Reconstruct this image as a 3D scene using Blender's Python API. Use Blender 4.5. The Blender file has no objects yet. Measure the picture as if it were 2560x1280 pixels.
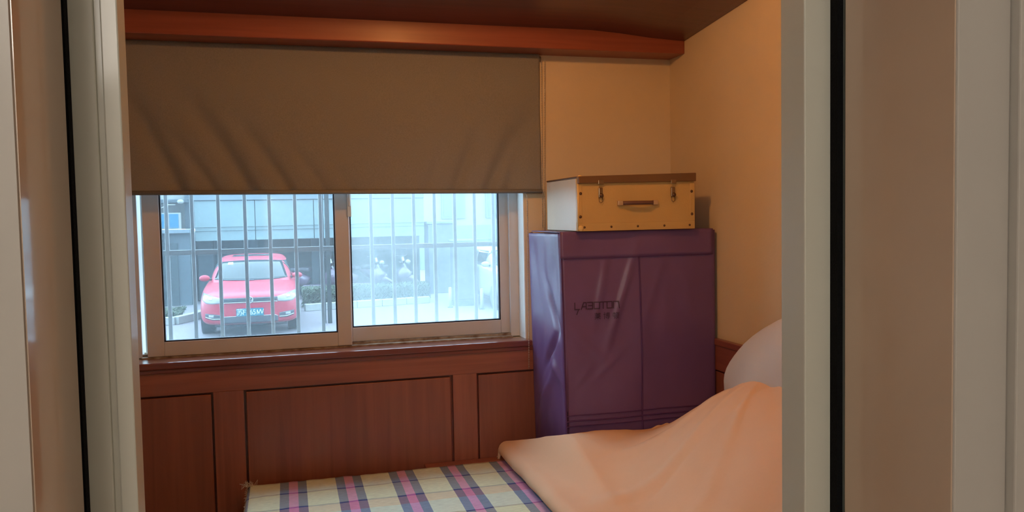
import bpy, bmesh, math, random
from mathutils import Vector, Matrix, noise
from mathutils.bvhtree import BVHTree

random.seed(7)
scene = bpy.context.scene
COL = scene.collection

# ------------------------------------------------------------------ camera
cam_d = bpy.data.cameras.new('camera')
cam = bpy.data.objects.new('camera', cam_d)
COL.objects.link(cam)
cam_d.sensor_width = 36.0
cam_d.lens = 36.0 * 2031.0 / 2560.0
cam_d.clip_start = 0.02
cam_d.clip_end = 400
cam.matrix_world = Matrix((
    (0.96330378, 0.03188705, -0.26651273, 0.0),
    (-0.26773513, 0.04359989, -0.96250556, 0.0),
    (-0.01907153, 0.99854007, 0.05053722, 1.55),
    (0, 0, 0, 1)))
scene.camera = cam

# ------------------------------------------------------------------ world, lights, exposure
world = bpy.data.worlds.new('overcast_sky')
scene.world = world
world.use_nodes = True
bg = world.node_tree.nodes['Background']
bg.inputs[0].default_value = (0.57, 0.83, 1.0, 1)
bg.inputs[1].default_value = 9.0

vs = scene.view_settings
vs.view_transform = 'Standard'
vs.look = 'None'
vs.exposure = 0.0
vs.gamma = 1.0
vs.use_curve_mapping = False

ROOM_LAMP = dict(loc=(0.60, 2.15, 2.47), energy=24.5, color=(1.0, 0.42, 0.12), radius=0.09)
HALL_LAMP = dict(loc=(-0.80, -1.85, 2.42), energy=71.0, color=(1.0, 0.91, 0.82), radius=0.30)

# ------------------------------------------------------------------ materials
def srgb(r, g, b):
    def c(v):
        v /= 255.0
        return v / 12.92 if v <= 0.04045 else ((v + 0.055) / 1.055) ** 2.4
    return (c(r), c(g), c(b), 1.0)

def lin(r, g, b):
    return (r, g, b, 1.0)

def new_mat(name):
    m = bpy.data.materials.new(name)
    m.use_nodes = True
    nt = m.node_tree
    return m, nt, nt.nodes['Principled BSDF']

def mat(name, color, rough=0.5, spec=0.5, metallic=0.0, var=0.0, var_scale=6.0, stretch=(1, 1, 1),
        bump=0.0, bump_scale=60.0, coat=0.0, coat_rough=0.1, emit=None, emit_strength=0.0, color2=None):
    m, nt, p = new_mat(name)
    p.inputs['Roughness'].default_value = rough
    p.inputs['Specular IOR Level'].default_value = spec
    p.inputs['Metallic'].default_value = metallic
    p.inputs['Coat Weight'].default_value = coat
    p.inputs['Coat Roughness'].default_value = coat_rough
    p.inputs['Base Color'].default_value = color
    if var > 0 or bump > 0 or color2 is not None:
        tc = nt.nodes.new('ShaderNodeTexCoord')
        mp = nt.nodes.new('ShaderNodeMapping')
        mp.inputs['Scale'].default_value = stretch
        nt.links.new(tc.outputs['Object'], mp.inputs['Vector'])
    if var > 0 or color2 is not None:
        nz = nt.nodes.new('ShaderNodeTexNoise')
        nz.inputs['Scale'].default_value = var_scale
        nz.inputs['Detail'].default_value = 5
        nt.links.new(mp.outputs[0], nz.inputs['Vector'])
        rp = nt.nodes.new('ShaderNodeValToRGB')
        rp.color_ramp.elements[0].position = 0.3
        rp.color_ramp.elements[1].position = 0.7
        c2 = color2 if color2 is not None else tuple(min(1, c * (1 + var)) for c in color[:3]) + (1,)
        c1 = color if color2 is not None else tuple(c * (1 - var) for c in color[:3]) + (1,)
        rp.color_ramp.elements[0].color = c1
        rp.color_ramp.elements[1].color = c2
        nt.links.new(nz.outputs['Fac'], rp.inputs[0])
        nt.links.new(rp.outputs[0], p.inputs['Base Color'])
    if bump > 0:
        nb = nt.nodes.new('ShaderNodeTexNoise')
        nb.inputs['Scale'].default_value = bump_scale
        nb.inputs['Detail'].default_value = 3
        nt.links.new(mp.outputs[0], nb.inputs['Vector'])
        bp = nt.nodes.new('ShaderNodeBump')
        bp.inputs['Strength'].default_value = bump
        bp.inputs['Distance'].default_value = 0.01
        nt.links.new(nb.outputs['Fac'], bp.inputs['Height'])
        nt.links.new(bp.outputs[0], p.inputs['Normal'])
    if emit is not None:
        p.inputs['Emission Color'].default_value = emit
        p.inputs['Emission Strength'].default_value = emit_strength
    return m

def wood_mat(name, dark, light, along='X', rough=0.32, coat=0.3, scale=1.0, coat_rough=0.15):
    m, nt, p = new_mat(name)
    tc = nt.nodes.new('ShaderNodeTexCoord')
    mp = nt.nodes.new('ShaderNodeMapping')
    s = {'X': (0.6, 14, 14), 'Y': (14, 0.6, 14), 'Z': (14, 14, 0.6)}[along]
    mp.inputs['Scale'].default_value = tuple(v * scale for v in s)
    nt.links.new(tc.outputs['Object'], mp.inputs['Vector'])
    nz = nt.nodes.new('ShaderNodeTexNoise')
    nz.inputs['Scale'].default_value = 3.0
    nz.inputs['Detail'].default_value = 6
    nz.inputs['Distortion'].default_value = 0.6
    nt.links.new(mp.outputs[0], nz.inputs['Vector'])
    rp = nt.nodes.new('ShaderNodeValToRGB')
    rp.color_ramp.elements[0].position = 0.32
    rp.color_ramp.elements[1].position = 0.72
    rp.color_ramp.elements[0].color = dark
    rp.color_ramp.elements[1].color = light
    nt.links.new(nz.outputs['Fac'], rp.inputs[0])
    nt.links.new(rp.outputs[0], p.inputs['Base Color'])
    p.inputs['Roughness'].default_value = rough
    p.inputs['Coat Weight'].default_value = coat
    p.inputs['Coat Roughness'].default_value = coat_rough
    return m

def glass_mat(name, haze, haze_col, gloss=0.06):
    """window pane: clear glass with a film of dust that scatters the daylight"""
    m = bpy.data.materials.new(name)
    m.use_nodes = True
    nt = m.node_tree
    nt.nodes.clear()
    out = nt.nodes.new('ShaderNodeOutputMaterial')
    tr = nt.nodes.new('ShaderNodeBsdfTransparent')
    tr.inputs[0].default_value = (0.93, 0.97, 1.0, 1)
    tl = nt.nodes.new('ShaderNodeBsdfTranslucent')
    tl.inputs[0].default_value = haze_col
    df = nt.nodes.new('ShaderNodeMixShader')
    tc = nt.nodes.new('ShaderNodeTexCoord')
    nz = nt.nodes.new('ShaderNodeTexNoise')
    nz.inputs['Scale'].default_value = 3.0
    nz.inputs['Detail'].default_value = 4
    nt.links.new(tc.outputs['Object'], nz.inputs['Vector'])
    mr = nt.nodes.new('ShaderNodeMapRange')
    mr.inputs['From Min'].default_value = 0.25
    mr.inputs['From Max'].default_value = 0.75
    mr.inputs['To Min'].default_value = haze * 0.85
    mr.inputs['To Max'].default_value = min(1.0, haze * 1.15)
    nt.links.new(nz.outputs['Fac'], mr.inputs['Value'])
    nt.links.new(mr.outputs[0], df.inputs[0])
    nt.links.new(tr.outputs[0], df.inputs[1])
    nt.links.new(tl.outputs[0], df.inputs[2])
    gl = nt.nodes.new('ShaderNodeBsdfGlossy')
    gl.inputs['Roughness'].default_value = 0.03
    mx = nt.nodes.new('ShaderNodeMixShader')
    mx.inputs[0].default_value = gloss
    nt.links.new(df.outputs[0], mx.inputs[1])
    nt.links.new(gl.outputs[0], mx.inputs[2])
    nt.links.new(mx.outputs[0], out.inputs[0])
    return m

M = {}
M['wall'] = mat('wall_paint', lin(0.71, 0.60, 0.42), 0.75, 0.3, var=0.05, var_scale=2.5, bump=0.06, bump_scale=90)
M['plaster'] = mat('exterior_plaster', lin(0.35, 0.37, 0.38), 0.9, 0.2, var=0.1, bump=0.2)
M['hall_wall'] = mat('hall_wall_paint', lin(0.74, 0.72, 0.68), 0.8, 0.3, var=0.03, bump=0.05)
M['hall_ceiling'] = mat('hall_ceiling_paint', lin(0.78, 0.77, 0.74), 0.85, 0.2, var=0.03, bump=0.05)
M['floor'] = wood_mat('floor_boards', lin(0.20, 0.09, 0.04), lin(0.32, 0.16, 0.07), 'X', 0.35, 0.2)
M['ceiling'] = wood_mat('ceiling_panel', lin(0.09, 0.025, 0.024), lin(0.125, 0.034, 0.03), 'X', 0.34, 0.25)
M['beam'] = wood_mat('beam_wood', lin(0.245, 0.060, 0.034), lin(0.335, 0.086, 0.045), 'X', 0.45, 0.12, 0.8, 0.25)
M['wood_h'] = wood_mat('red_wood_horizontal', lin(0.230, 0.076, 0.049), lin(0.338, 0.111, 0.065), 'X', 0.36, 0.3)
M['wood_v'] = wood_mat('red_wood_vertical', lin(0.230, 0.076, 0.049), lin(0.338, 0.111, 0.065), 'Z', 0.36, 0.3)
M['wood_panel'] = wood_mat('red_wood_panel', lin(0.210, 0.070, 0.046), lin(0.301, 0.101, 0.059), 'Z', 0.4, 0.2, 0.6)
M['wood_sill'] = wood_mat('sill_wood', lin(0.15, 0.04, 0.03), lin(0.21, 0.055, 0.04), 'X', 0.28, 0.7, 1.0, 0.14)
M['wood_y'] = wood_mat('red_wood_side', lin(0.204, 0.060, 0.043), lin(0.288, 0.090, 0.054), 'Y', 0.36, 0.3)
M['door'] = mat('door_lacquer', lin(0.55, 0.56, 0.48), 0.42, 0.4, var=0.02, coat=0.25, coat_rough=0.1)
M['casing'] = mat('casing_lacquer', lin(0.43, 0.41, 0.37), 0.45, 0.4, var=0.02, coat=0.1, coat_rough=0.15)
M['lining'] = mat('tan_lining_lacquer', lin(0.50, 0.38, 0.28), 0.25, 0.5, var=0.03, coat=0.7, coat_rough=0.06)
M['gap_shade'] = mat('black_gap_shade', lin(0.006, 0.006, 0.006), 0.9, 0.1, bump=0.3, bump_scale=300)  # near-black colour puts shade into the gaps beside the door leaves
M['frame'] = mat('white_window_profile', lin(0.60, 0.60, 0.60), 0.32, 0.5, var=0.03, var_scale=9)
M['gasket'] = mat('black_gasket', lin(0.01, 0.014, 0.03), 0.5, 0.4, var=0.1)
M['track'] = mat('dirty_window_track', lin(0.42, 0.36, 0.28), 0.6, 0.3, var_scale=30, color2=lin(0.16, 0.09, 0.05))
M['reveal'] = mat('white_reveal_paint', lin(0.78, 0.78, 0.76), 0.6, 0.3, var=0.03)
M['metal'] = mat('brushed_metal', lin(0.6, 0.6, 0.6), 0.3, 0.5, metallic=1.0, var=0.05)
M['glass_clear'] = glass_mat('glass_clear', 0.045, (0.80, 0.90, 1.0, 1))
M['glass_dusty'] = glass_mat('glass_dusty', 0.15, (0.86, 0.95, 1.0, 1))

# blind fabric: lets a little daylight through
def blind_mat():
    m, nt, p = new_mat('blind_fabric')
    tc = nt.nodes.new('ShaderNodeTexCoord')
    wv = nt.nodes.new('ShaderNodeTexNoise')
    wv.inputs['Scale'].default_value = 420
    mp = nt.nodes.new('ShaderNodeMapping')
    mp.inputs['Scale'].default_value = (1, 1, 0.5)
    nt.links.new(tc.outputs['Object'], mp.inputs['Vector'])
    nt.links.new(mp.outputs[0], wv.inputs['Vector'])
    rp = nt.nodes.new('ShaderNodeValToRGB')
    rp.color_ramp.elements[0].color = lin(0.185, 0.183, 0.18)
    rp.color_ramp.elements[1].color = lin(0.30, 0.295, 0.28)
    nt.links.new(wv.outputs['Fac'], rp.inputs[0])
    nt.links.new(rp.outputs[0], p.inputs['Base Color'])
    p.inputs['Roughness'].default_value = 0.85
    p.inputs['Specular IOR Level'].default_value = 0.2
    bp = nt.nodes.new('ShaderNodeBump')
    bp.inputs['Strength'].default_value = 0.15
    bp.inputs['Distance'].default_value = 0.002
    nt.links.new(wv.outputs['Fac'], bp.inputs['Height'])
    nt.links.new(bp.outputs[0], p.inputs['Normal'])
    return m
M['blind'] = blind_mat()
M['chain'] = mat('chain_plastic', lin(0.5, 0.46, 0.4), 0.4, 0.5, var=0.02)
M['bag'] = mat('purple_bag_vinyl', lin(0.148, 0.078, 0.205), 0.36, 0.45, var=0.06, var_scale=5, bump=0.05, bump_scale=25)
M['bag_seam'] = mat('purple_seam', lin(0.085, 0.03, 0.13), 0.5, 0.4, var=0.05)
M['bag_print'] = mat('dark_print', lin(0.045, 0.018, 0.05), 0.5, 0.4, var=0.03)
M['case'] = mat('cream_leatherette', lin(0.52, 0.35, 0.13), 0.38, 0.45, var=0.05, bump=0.06, bump_scale=120)
M['case_lit_side'] = mat('daylit_leatherette', lin(0.74, 0.66, 0.5), 0.42, 0.45, var=0.04, bump=0.06, bump_scale=120)  # paler copy of the case colour, with window daylight put into it
M['case_lid'] = mat('tan_lid_edge', lin(0.15, 0.078, 0.032), 0.35, 0.5, var=0.08, bump=0.05)
M['case_piping'] = mat('yellow_piping', lin(0.74, 0.52, 0.2), 0.4, 0.5, var=0.05)
M['handle_end'] = mat('pale_brass_end', lin(0.5, 0.36, 0.22), 0.4, 0.5, metallic=0.3, var=0.05)
M['rivet'] = mat('dark_brass_rivet', lin(0.12, 0.07, 0.04), 0.35, 0.5, metallic=0.6, var=0.1)
M['latch'] = mat('old_brass', lin(0.28, 0.2, 0.12), 0.28, 0.5, metallic=0.9, var=0.1)
M['strap'] = mat('brown_leather', lin(0.13, 0.06, 0.045), 0.5, 0.4, var=0.1, bump=0.1)
M['sheet'] = mat('cream_sheet', lin(0.80, 0.545, 0.355), 0.85, 0.2, var=0.03, var_scale=3, bump=0.12, bump_scale=18)
M['pillow'] = mat('white_cover', lin(0.60, 0.58, 0.55), 0.85, 0.2, var=0.03, bump=0.15, bump_scale=14)
M['lamp_shade'] = mat('lamp_diffuser', lin(0.9, 0.85, 0.75), 0.5, 0.3, var=0.01, emit=(1, 0.5, 0.2, 1), emit_strength=2.0)
M['lamp_shade_hall'] = mat('hall_lamp_diffuser', lin(0.9, 0.85, 0.75), 0.5, 0.3, var=0.01, emit=(1, 0.86, 0.66, 1), emit_strength=1.5)

def plaid_mat():
    """woven plaid: warp stripes along Y, weft bands along X, mixed by a fine weave"""
    m, nt, p = new_mat('plaid_weave')
    L = nt.links
    tc = nt.nodes.new('ShaderNodeTexCoord')
    sp = nt.nodes.new('ShaderNodeSeparateXYZ')
    L.new(tc.outputs['Object'], sp.inputs[0])
    def ramp(src, period, off, stops):
        a = nt.nodes.new('ShaderNodeMath'); a.operation = 'ADD'; a.inputs[1].default_value = off
        L.new(src, a.inputs[0])
        d = nt.nodes.new('ShaderNodeMath'); d.operation = 'DIVIDE'; d.inputs[1].default_value = period
        L.new(a.outputs[0], d.inputs[0])
        fr = nt.nodes.new('ShaderNodeMath'); fr.operation = 'FRACT'
        L.new(d.outputs[0], fr.inputs[0])
        r = nt.nodes.new('ShaderNodeValToRGB')
        r.color_ramp.interpolation = 'CONSTANT'
        el = r.color_ramp.elements
        el[0].position = stops[0][0]; el[0].color = stops[0][1]
        el[1].position = stops[1][0]; el[1].color = stops[1][1]
        for pos, c in stops[2:]:
            e = el.new(pos); e.color = c
        L.new(fr.outputs[0], r.inputs[0])
        return r.outputs[0]
    cream = lin(0.76, 0.86, 0.62); blue = lin(0.085, 0.12, 0.30); pink = lin(0.70, 0.22, 0.55)
    white = lin(0.58, 0.80, 0.88); navy = lin(0.05, 0.06, 0.16); peach = lin(0.72, 0.48, 0.36)
    # stripe centres every 0.2195 m starting at x = -0.006 ; object origin is at x = -0.19
    warp = ramp(sp.outputs[0], 0.2195, 0.10975 - 0.006 - 0.178, [(0.0, cream), (0.265, blue), (0.42, pink), (0.58, blue), (0.735, cream)])
    weft = ramp(sp.outputs[1], 0.40, 0.0, [(0.0, peach), (0.20, navy), (0.235, cream), (0.62, navy), (0.645, white)])
    mixc = nt.nodes.new('ShaderNodeMix'); mixc.data_type = 'RGBA'
    mixc.inputs['Factor'].default_value = 0.32
    L.new(warp, mixc.inputs[6]); L.new(weft, mixc.inputs[7])
    # slubs of the weave
    nz = nt.nodes.new('ShaderNodeTexNoise'); nz.inputs['Scale'].default_value = 160
    mp = nt.nodes.new('ShaderNodeMapping'); mp.inputs['Scale'].default_value = (0.25, 1, 1)
    L.new(tc.outputs['Object'], mp.inputs[0]); L.new(mp.outputs[0], nz.inputs['Vector'])
    mr = nt.nodes.new('ShaderNodeMapRange')
    mr.inputs['To Min'].default_value = 0.78; mr.inputs['To Max'].default_value = 1.18
    L.new(nz.outputs['Fac'], mr.inputs['Value'])
    mu = nt.nodes.new('ShaderNodeMix'); mu.data_type = 'RGBA'; mu.blend_type = 'MULTIPLY'
    mu.inputs['Factor'].default_value = 1.0
    L.new(mixc.outputs[2], mu.inputs[6]); L.new(mr.outputs[0], mu.inputs[7])
    L.new(mu.outputs[2], p.inputs['Base Color'])
    p.inputs['Roughness'].default_value = 0.9
    p.inputs['Specular IOR Level'].default_value = 0.15
    bp = nt.nodes.new('ShaderNodeBump'); bp.inputs['Strength'].default_value = 0.3; bp.inputs['Distance'].default_value = 0.003
    L.new(nz.outputs['Fac'], bp.inputs['Height']); L.new(bp.outputs[0], p.inputs['Normal'])
    return m
M['plaid'] = plaid_mat()
M['fringe'] = mat('plaid_fringe', lin(0.6, 0.58, 0.5), 0.9, 0.1, var=0.2, var_scale=40)

# exterior
M['paving'] = mat('pink_grey_paving', lin(0.1486, 0.1290, 0.1436), 0.8, 0.3, var_scale=0.8, color2=lin(0.1725, 0.1530, 0.1675), bump=0.15, bump_scale=8)
M['kerb'] = mat('white_kerb_stone', lin(0.2632, 0.2682, 0.2581), 0.8, 0.3, var=0.06, bump=0.2, bump_scale=12)
M['bar'] = mat('grille_steel', lin(0.1885, 0.2030, 0.2175), 0.35, 0.5, metallic=0.3, var=0.06)
M['red_paint'] = mat('red_car_paint', lin(0.2900, 0.0130, 0.0348), 0.4, 0.35, var=0.01, coat=0.12, coat_rough=0.05)
M['white_paint'] = mat('white_car_paint', lin(0.2465, 0.2537, 0.2537), 0.4, 0.35, var=0.01, coat=0.12, coat_rough=0.05)
M['car_glass'] = mat('car_glass', lin(0.01, 0.016, 0.018), 0.05, 0.35, var=0.02)
M['car_black'] = mat('car_black_plastic', lin(0.03, 0.034, 0.045), 0.45, 0.5, var=0.05)
M['tyre'] = mat('tyre_rubber', lin(0.018, 0.02, 0.024), 0.8, 0.3, var=0.1, bump=0.2)
M['chrome'] = mat('chrome_trim', lin(0.30, 0.31, 0.32), 0.25, 0.4, metallic=0.6, var=0.01)
M['lens'] = mat('headlight_lens', lin(0.2175, 0.2248, 0.2320), 0.15, 0.4, var=0.1, var_scale=18)
M['plate'] = mat('blue_number_plate', lin(0.0022, 0.1087, 0.1450), 0.5, 0.2, var=0.02)
M['plate_text'] = mat('plate_white', lin(0.4060, 0.4205, 0.4205), 0.5, 0.2, var=0.01)
M['sticker'] = mat('white_sticker', lin(0.4067, 0.4212, 0.4212), 0.5, 0.4, var=0.01)
M['facade'] = mat('pale_facade_panel', lin(0.1290, 0.1769, 0.1863), 0.7, 0.3, var=0.03, var_scale=1.2)
M['facade_white'] = mat('white_facade', lin(0.2204, 0.2298, 0.2204), 0.75, 0.3, var=0.03, var_scale=1.0)
M['band'] = mat('blue_grey_band', lin(0.1051, 0.1341, 0.1580), 0.7, 0.3, var=0.05, var_scale=1.0)
M['base_wall'] = mat('dark_base_wall', lin(0.0261, 0.0362, 0.0406), 0.8, 0.3, var=0.15, var_scale=0.9)
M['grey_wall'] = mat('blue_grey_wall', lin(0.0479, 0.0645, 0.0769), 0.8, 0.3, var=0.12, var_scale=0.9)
M['seam'] = mat('facade_seam', lin(0.0428, 0.0573, 0.0602), 0.7, 0.3, var=0.05)
M['blue_pane'] = mat('blue_window_film', lin(0.012, 0.11, 0.20), 0.3, 0.3, var=0.05)
M['post'] = mat('grey_post_steel', lin(0.022, 0.028, 0.03), 0.7, 0.2, var=0.1)
M['cabinet'] = mat('lavender_cabinet', lin(0.0769, 0.0906, 0.1247), 0.6, 0.4, var=0.06)
M['leaf'] = mat('hedge_leaf', lin(0.0290, 0.0479, 0.0239), 0.55, 0.4, var=0.3, var_scale=25, color2=lin(0.0667, 0.0906, 0.0529))
M['soil'] = mat('hedge_core', lin(0.0167, 0.0261, 0.0145), 0.9, 0.1, var=0.2)
M['scooter'] = mat('plum_scooter_paint', lin(0.0769, 0.0479, 0.0812), 0.3, 0.5, var=0.02, coat=0.5)
M['scooter_seat'] = mat('scooter_seat_vinyl', lin(0.03, 0.03, 0.04), 0.45, 0.4, var=0.05)
M['scooter_trim'] = mat('scooter_pale_trim', lin(0.3350, 0.3444, 0.3538), 0.35, 0.4, var=0.02)

# ------------------------------------------------------------------ builders
def base_of(parent):
    v = Vector((0, 0, 0))
    while parent is not None:
        v += parent.location
        parent = parent.parent
    return v

def link_mesh(name, me, material, parent=None, smooth=False, label=None, at=None):
    o = bpy.data.objects.new(name, me)
    COL.objects.link(o)
    if at is not None:
        off = Vector(at)
        me.transform(Matrix.Translation(-off))
        o.location = off
        if parent is not None:
            o.location = off - base_of(parent)
            o.parent = parent
    elif parent is not None:
        me.transform(Matrix.Translation(-base_of(parent)))
        o.parent = parent
    if material is not None:
        me.materials.append(material)
    if smooth:
        me.polygons.foreach_set('use_smooth', [True] * len(me.polygons))
    if label:
        o['label'] = label
    return o

def from_bm(name, bm, material, parent=None, smooth=False, label=None, at=None):
    me = bpy.data.meshes.new(name)
    bm.normal_update()
    bm.to_mesh(me)
    bm.free()
    return link_mesh(name, me, material, parent, smooth, label, at)

def bm_box(bm, x0, x1, y0, y1, z0, z1, bevel=0.0, seg=2):
    r = bmesh.ops.create_cube(bm, size=1.0)
    vs_ = r['verts']
    c = Vector(((x0 + x1) / 2, (y0 + y1) / 2, (z0 + z1) / 2))
    for v in vs_:
        v.co = Vector((v.co.x * (x1 - x0), v.co.y * (y1 - y0), v.co.z * (z1 - z0))) + c
    if bevel > 0:
        es = list({e for v in vs_ for e in v.link_edges})
        bmesh.ops.bevel(bm, geom=es, offset=bevel, segments=seg, profile=0.5, affect='EDGES')

def box(name, x0, x1, y0, y1, z0, z1, material, parent=None, bevel=0.0, label=None, smooth=False, seg=2, at=None):
    bm = bmesh.new()
    bm_box(bm, x0, x1, y0, y1, z0, z1, bevel, seg)
    return from_bm(name, bm, material, parent, smooth, label, at)

def boxes(name, lst, material, parent=None, bevel=0.0, label=None):
    bm = bmesh.new()
    for b in lst:
        bm_box(bm, *b, bevel)
    return from_bm(name, bm, material, parent, False, label)

def bm_cyl(bm, p0, p1, r0, r1=None, n=16, caps=True):
    r1 = r0 if r1 is None else r1
    p0, p1 = Vector(p0), Vector(p1)
    d = (p1 - p0)
    q = d.to_track_quat('Z', 'Y').to_matrix()
    a, b = [], []
    for i in range(n):
        t = 2 * math.pi * i / n
        e = Vector((math.cos(t), math.sin(t), 0))
        a.append(bm.verts.new(p0 + q @ (e * r0)))
        b.append(bm.verts.new(p1 + q @ (e * r1)))
    for i in range(n):
        j = (i + 1) % n
        bm.faces.new((a[i], a[j], b[j], b[i]))
    if caps:
        bm.faces.new(a[::-1]); bm.faces.new(b)

def cyl(name, p0, p1, r0, material, parent=None, r1=None, n=16, label=None, at=None):
    bm = bmesh.new()
    bm_cyl(bm, p0, p1, r0, r1, n)
    o = from_bm(name, bm, material, parent, False, label, at)
    for p in o.data.polygons:
        p.use_smooth = len(p.vertices) == 4
    return o

def bm_tube(bm, pts, r, n=8, closed=False):
    pts = [Vector(p) for p in pts]
    rings = []
    for i, p in enumerate(pts):
        a = pts[i - 1] if i > 0 else pts[0]
        b = pts[i + 1] if i < len(pts) - 1 else pts[-1]
        d = (b - a).normalized()
        q = d.to_track_quat('Z', 'Y').to_matrix()
        rr = r[i] if isinstance(r, (list, tuple)) else r
        rings.append([bm.verts.new(p + q @ Vector((math.cos(2 * math.pi * k / n) * rr, math.sin(2 * math.pi * k / n) * rr, 0))) for k in range(n)])
    for a, b in zip(rings, rings[1:]):
        for k in range(n):
            j = (k + 1) % n
            bm.faces.new((a[k], a[j], b[j], b[k]))
    bm.faces.new(rings[0][::-1]); bm.faces.new(rings[-1])

def tube(name, pts, r, material, parent=None, n=8, label=None, at=None):
    bm = bmesh.new()
    bm_tube(bm, pts, r, n)
    return from_bm(name, bm, material, parent, True, label, at)

def ellipsoid(name, c, r, material, parent=None, u=16, v=10, label=None):
    bm = bmesh.new()
    bmesh.ops.create_uvsphere(bm, u_segments=u, v_segments=v, radius=1.0)
    for w in bm.verts:
        w.co = Vector((w.co.x * r[0] + c[0], w.co.y * r[1] + c[1], w.co.z * r[2] + c[2]))
    return from_bm(name, bm, material, parent, True, label)

def grid_mesh(name, P, material, parent=None, smooth=True, label=None, at=None, thick=0.0):
    """P[i][j] grid of points -> surface"""
    bm = bmesh.new()
    V = [[bm.verts.new(p) for p in row] for row in P]
    for i in range(len(V) - 1):
        for j in range(len(V[0]) - 1):
            bm.faces.new((V[i][j], V[i + 1][j], V[i + 1][j + 1], V[i][j + 1]))
    o = from_bm(name, bm, material, parent, smooth, label, at)
    if thick:
        s = o.modifiers.new('thickness', 'SOLIDIFY')
        s.thickness = thick
        s.offset = 0
    return o

def thing(name, loc, label, cat, group=None):
    e = bpy.data.objects.new(name, None)
    e.empty_display_size = 0.05
    COL.objects.link(e)
    e.location = loc
    e['label'] = label
    e['category'] = cat
    if group:
        e['group'] = group
    return e

def tag(o, label, cat, group=None, kind=None):
    o['label'] = label
    o['category'] = cat
    if group:
        o['group'] = group
    if kind:
        o['kind'] = kind
    return o

def structure(o, label=None):
    o['kind'] = 'structure'
    if label:
        o['label'] = label
    return o

def struct_empty(name, loc, label):
    e = bpy.data.objects.new(name, None)
    e.empty_display_size = 0.05
    COL.objects.link(e)
    e.location = loc
    e['kind'] = 'structure'
    e['label'] = label
    return e

def smooth01(t):
    t = max(0.0, min(1.0, t))
    return t * t * (3 - 2 * t)

def text_mesh(body, size, depth=0.0):
    cu = bpy.data.curves.new('lettering', 'FONT')
    cu.body = body
    cu.size = size
    cu.extrude = depth
    cu.align_x = 'CENTER'
    cu.align_y = 'CENTER'
    to = bpy.data.objects.new('lettering', cu)
    COL.objects.link(to)
    dg = bpy.context.evaluated_depsgraph_get()
    me = bpy.data.meshes.new_from_object(to.evaluated_get(dg))
    bpy.data.objects.remove(to)
    bpy.data.curves.remove(cu)
    return me

# ================================================================== THE SETTING
WX, LX, FY = 1.752, -1.30, 3.50          # right wall, left wall, far wall (inner faces)
structure(box('floor', LX - 0.2, WX + 0.2, -2.6, FY + 0.24, -0.12, 0.0, M['floor']), 'brown wooden floor of bedroom and hallway')

HX0, HX1, HZ0, HZ1 = -0.64, 1.032, 0.985, 2.25
structure(boxes('wall_far', [
    (LX - 0.2, HX0, FY, FY + 0.24, 0, 2.75),
    (HX1, WX + 0.2, FY, FY + 0.24, 0, 2.75),
    (HX0, HX1, FY, FY + 0.24, 0, HZ0),
    (HX0, HX1, FY, FY + 0.24, HZ1, 2.75)], M['wall']), 'beige painted far wall with the window opening')
structure(box('wall_right', WX, WX + 0.2, 0.93, FY, 0, 2.75, M['wall']), 'beige painted wall right of the bed')
structure(box('wall_left', LX - 0.2, LX, 0.93, FY, 0, 2.75, M['wall']), 'beige painted wall hidden behind the left door leaf')
# wall between hallway and bedroom, with the doorway
structure(boxes('wall_doorway', [
    (LX - 0.2, -0.285, 0.77, 0.885, 0, 2.75),
    (0.803, 2.4, 0.77, 0.885, 0, 2.75),
    (-0.285, 0.803, 0.77, 0.885, 2.16, 2.75)], M['hall_wall']), 'pale partition wall around the doorway')

# sloping wooden ceiling; sags towards the right-hand corner
def ceil_z(x, y):
    z = 2.346 + 0.093 * (3.35 - y)
    z -= 0.03 * smooth01((x - 1.28) / 0.45)
    return z if y > 2.79 else 2.66
bm = bmesh.new()
xs = [LX - 0.1 + i * (WX + 0.2 - LX) / 24 for i in range(25)]
ys = [0.80, 1.4, 2.0, 2.5, 2.75, 2.7895, 2.7905, 2.85, 2.95, 3.05, 3.2, 3.35, FY + 0.1]
lo = [[bm.verts.new((x, y, ceil_z(x, y))) for y in ys] for x in xs]
hi = [[bm.verts.new((x, y, ceil_z(x, y) + 0.10)) for y in ys] for x in xs]
for i in range(24):
    for j in range(12):
        bm.faces.new((lo[i][j], lo[i][j + 1], lo[i + 1][j + 1], lo[i + 1][j]))
        bm.faces.new((hi[i][j], hi[i + 1][j], hi[i + 1][j + 1], hi[i][j + 1]))
structure(from_bm('ceiling', bm, M['ceiling']), 'dark maroon wooden ceiling over the bedroom')

# wooden beam / pelmet above the blind
structure(box('trim_1', LX, WX, 3.35, FY, 2.259, 2.36, M['beam'], bevel=0.004), 'glossy red-brown wooden beam above the roller blind')

# hallway shell
structure(boxes('wall_hall', [
    (-1.3, -1.2, -2.6, 0.77, 0, 2.7), (1.9, 2.0, -2.6, 0.77, 0, 2.7), (-1.3, 2.0, -2.7, -2.6, 0, 2.7)], M['hall_wall']), 'pale hallway walls behind the camera')
structure(box('ceiling_hall', -1.3, 2.0, -2.7, 0.80, 2.62, 2.75, M['hall_ceiling']), 'pale hallway ceiling')

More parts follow.
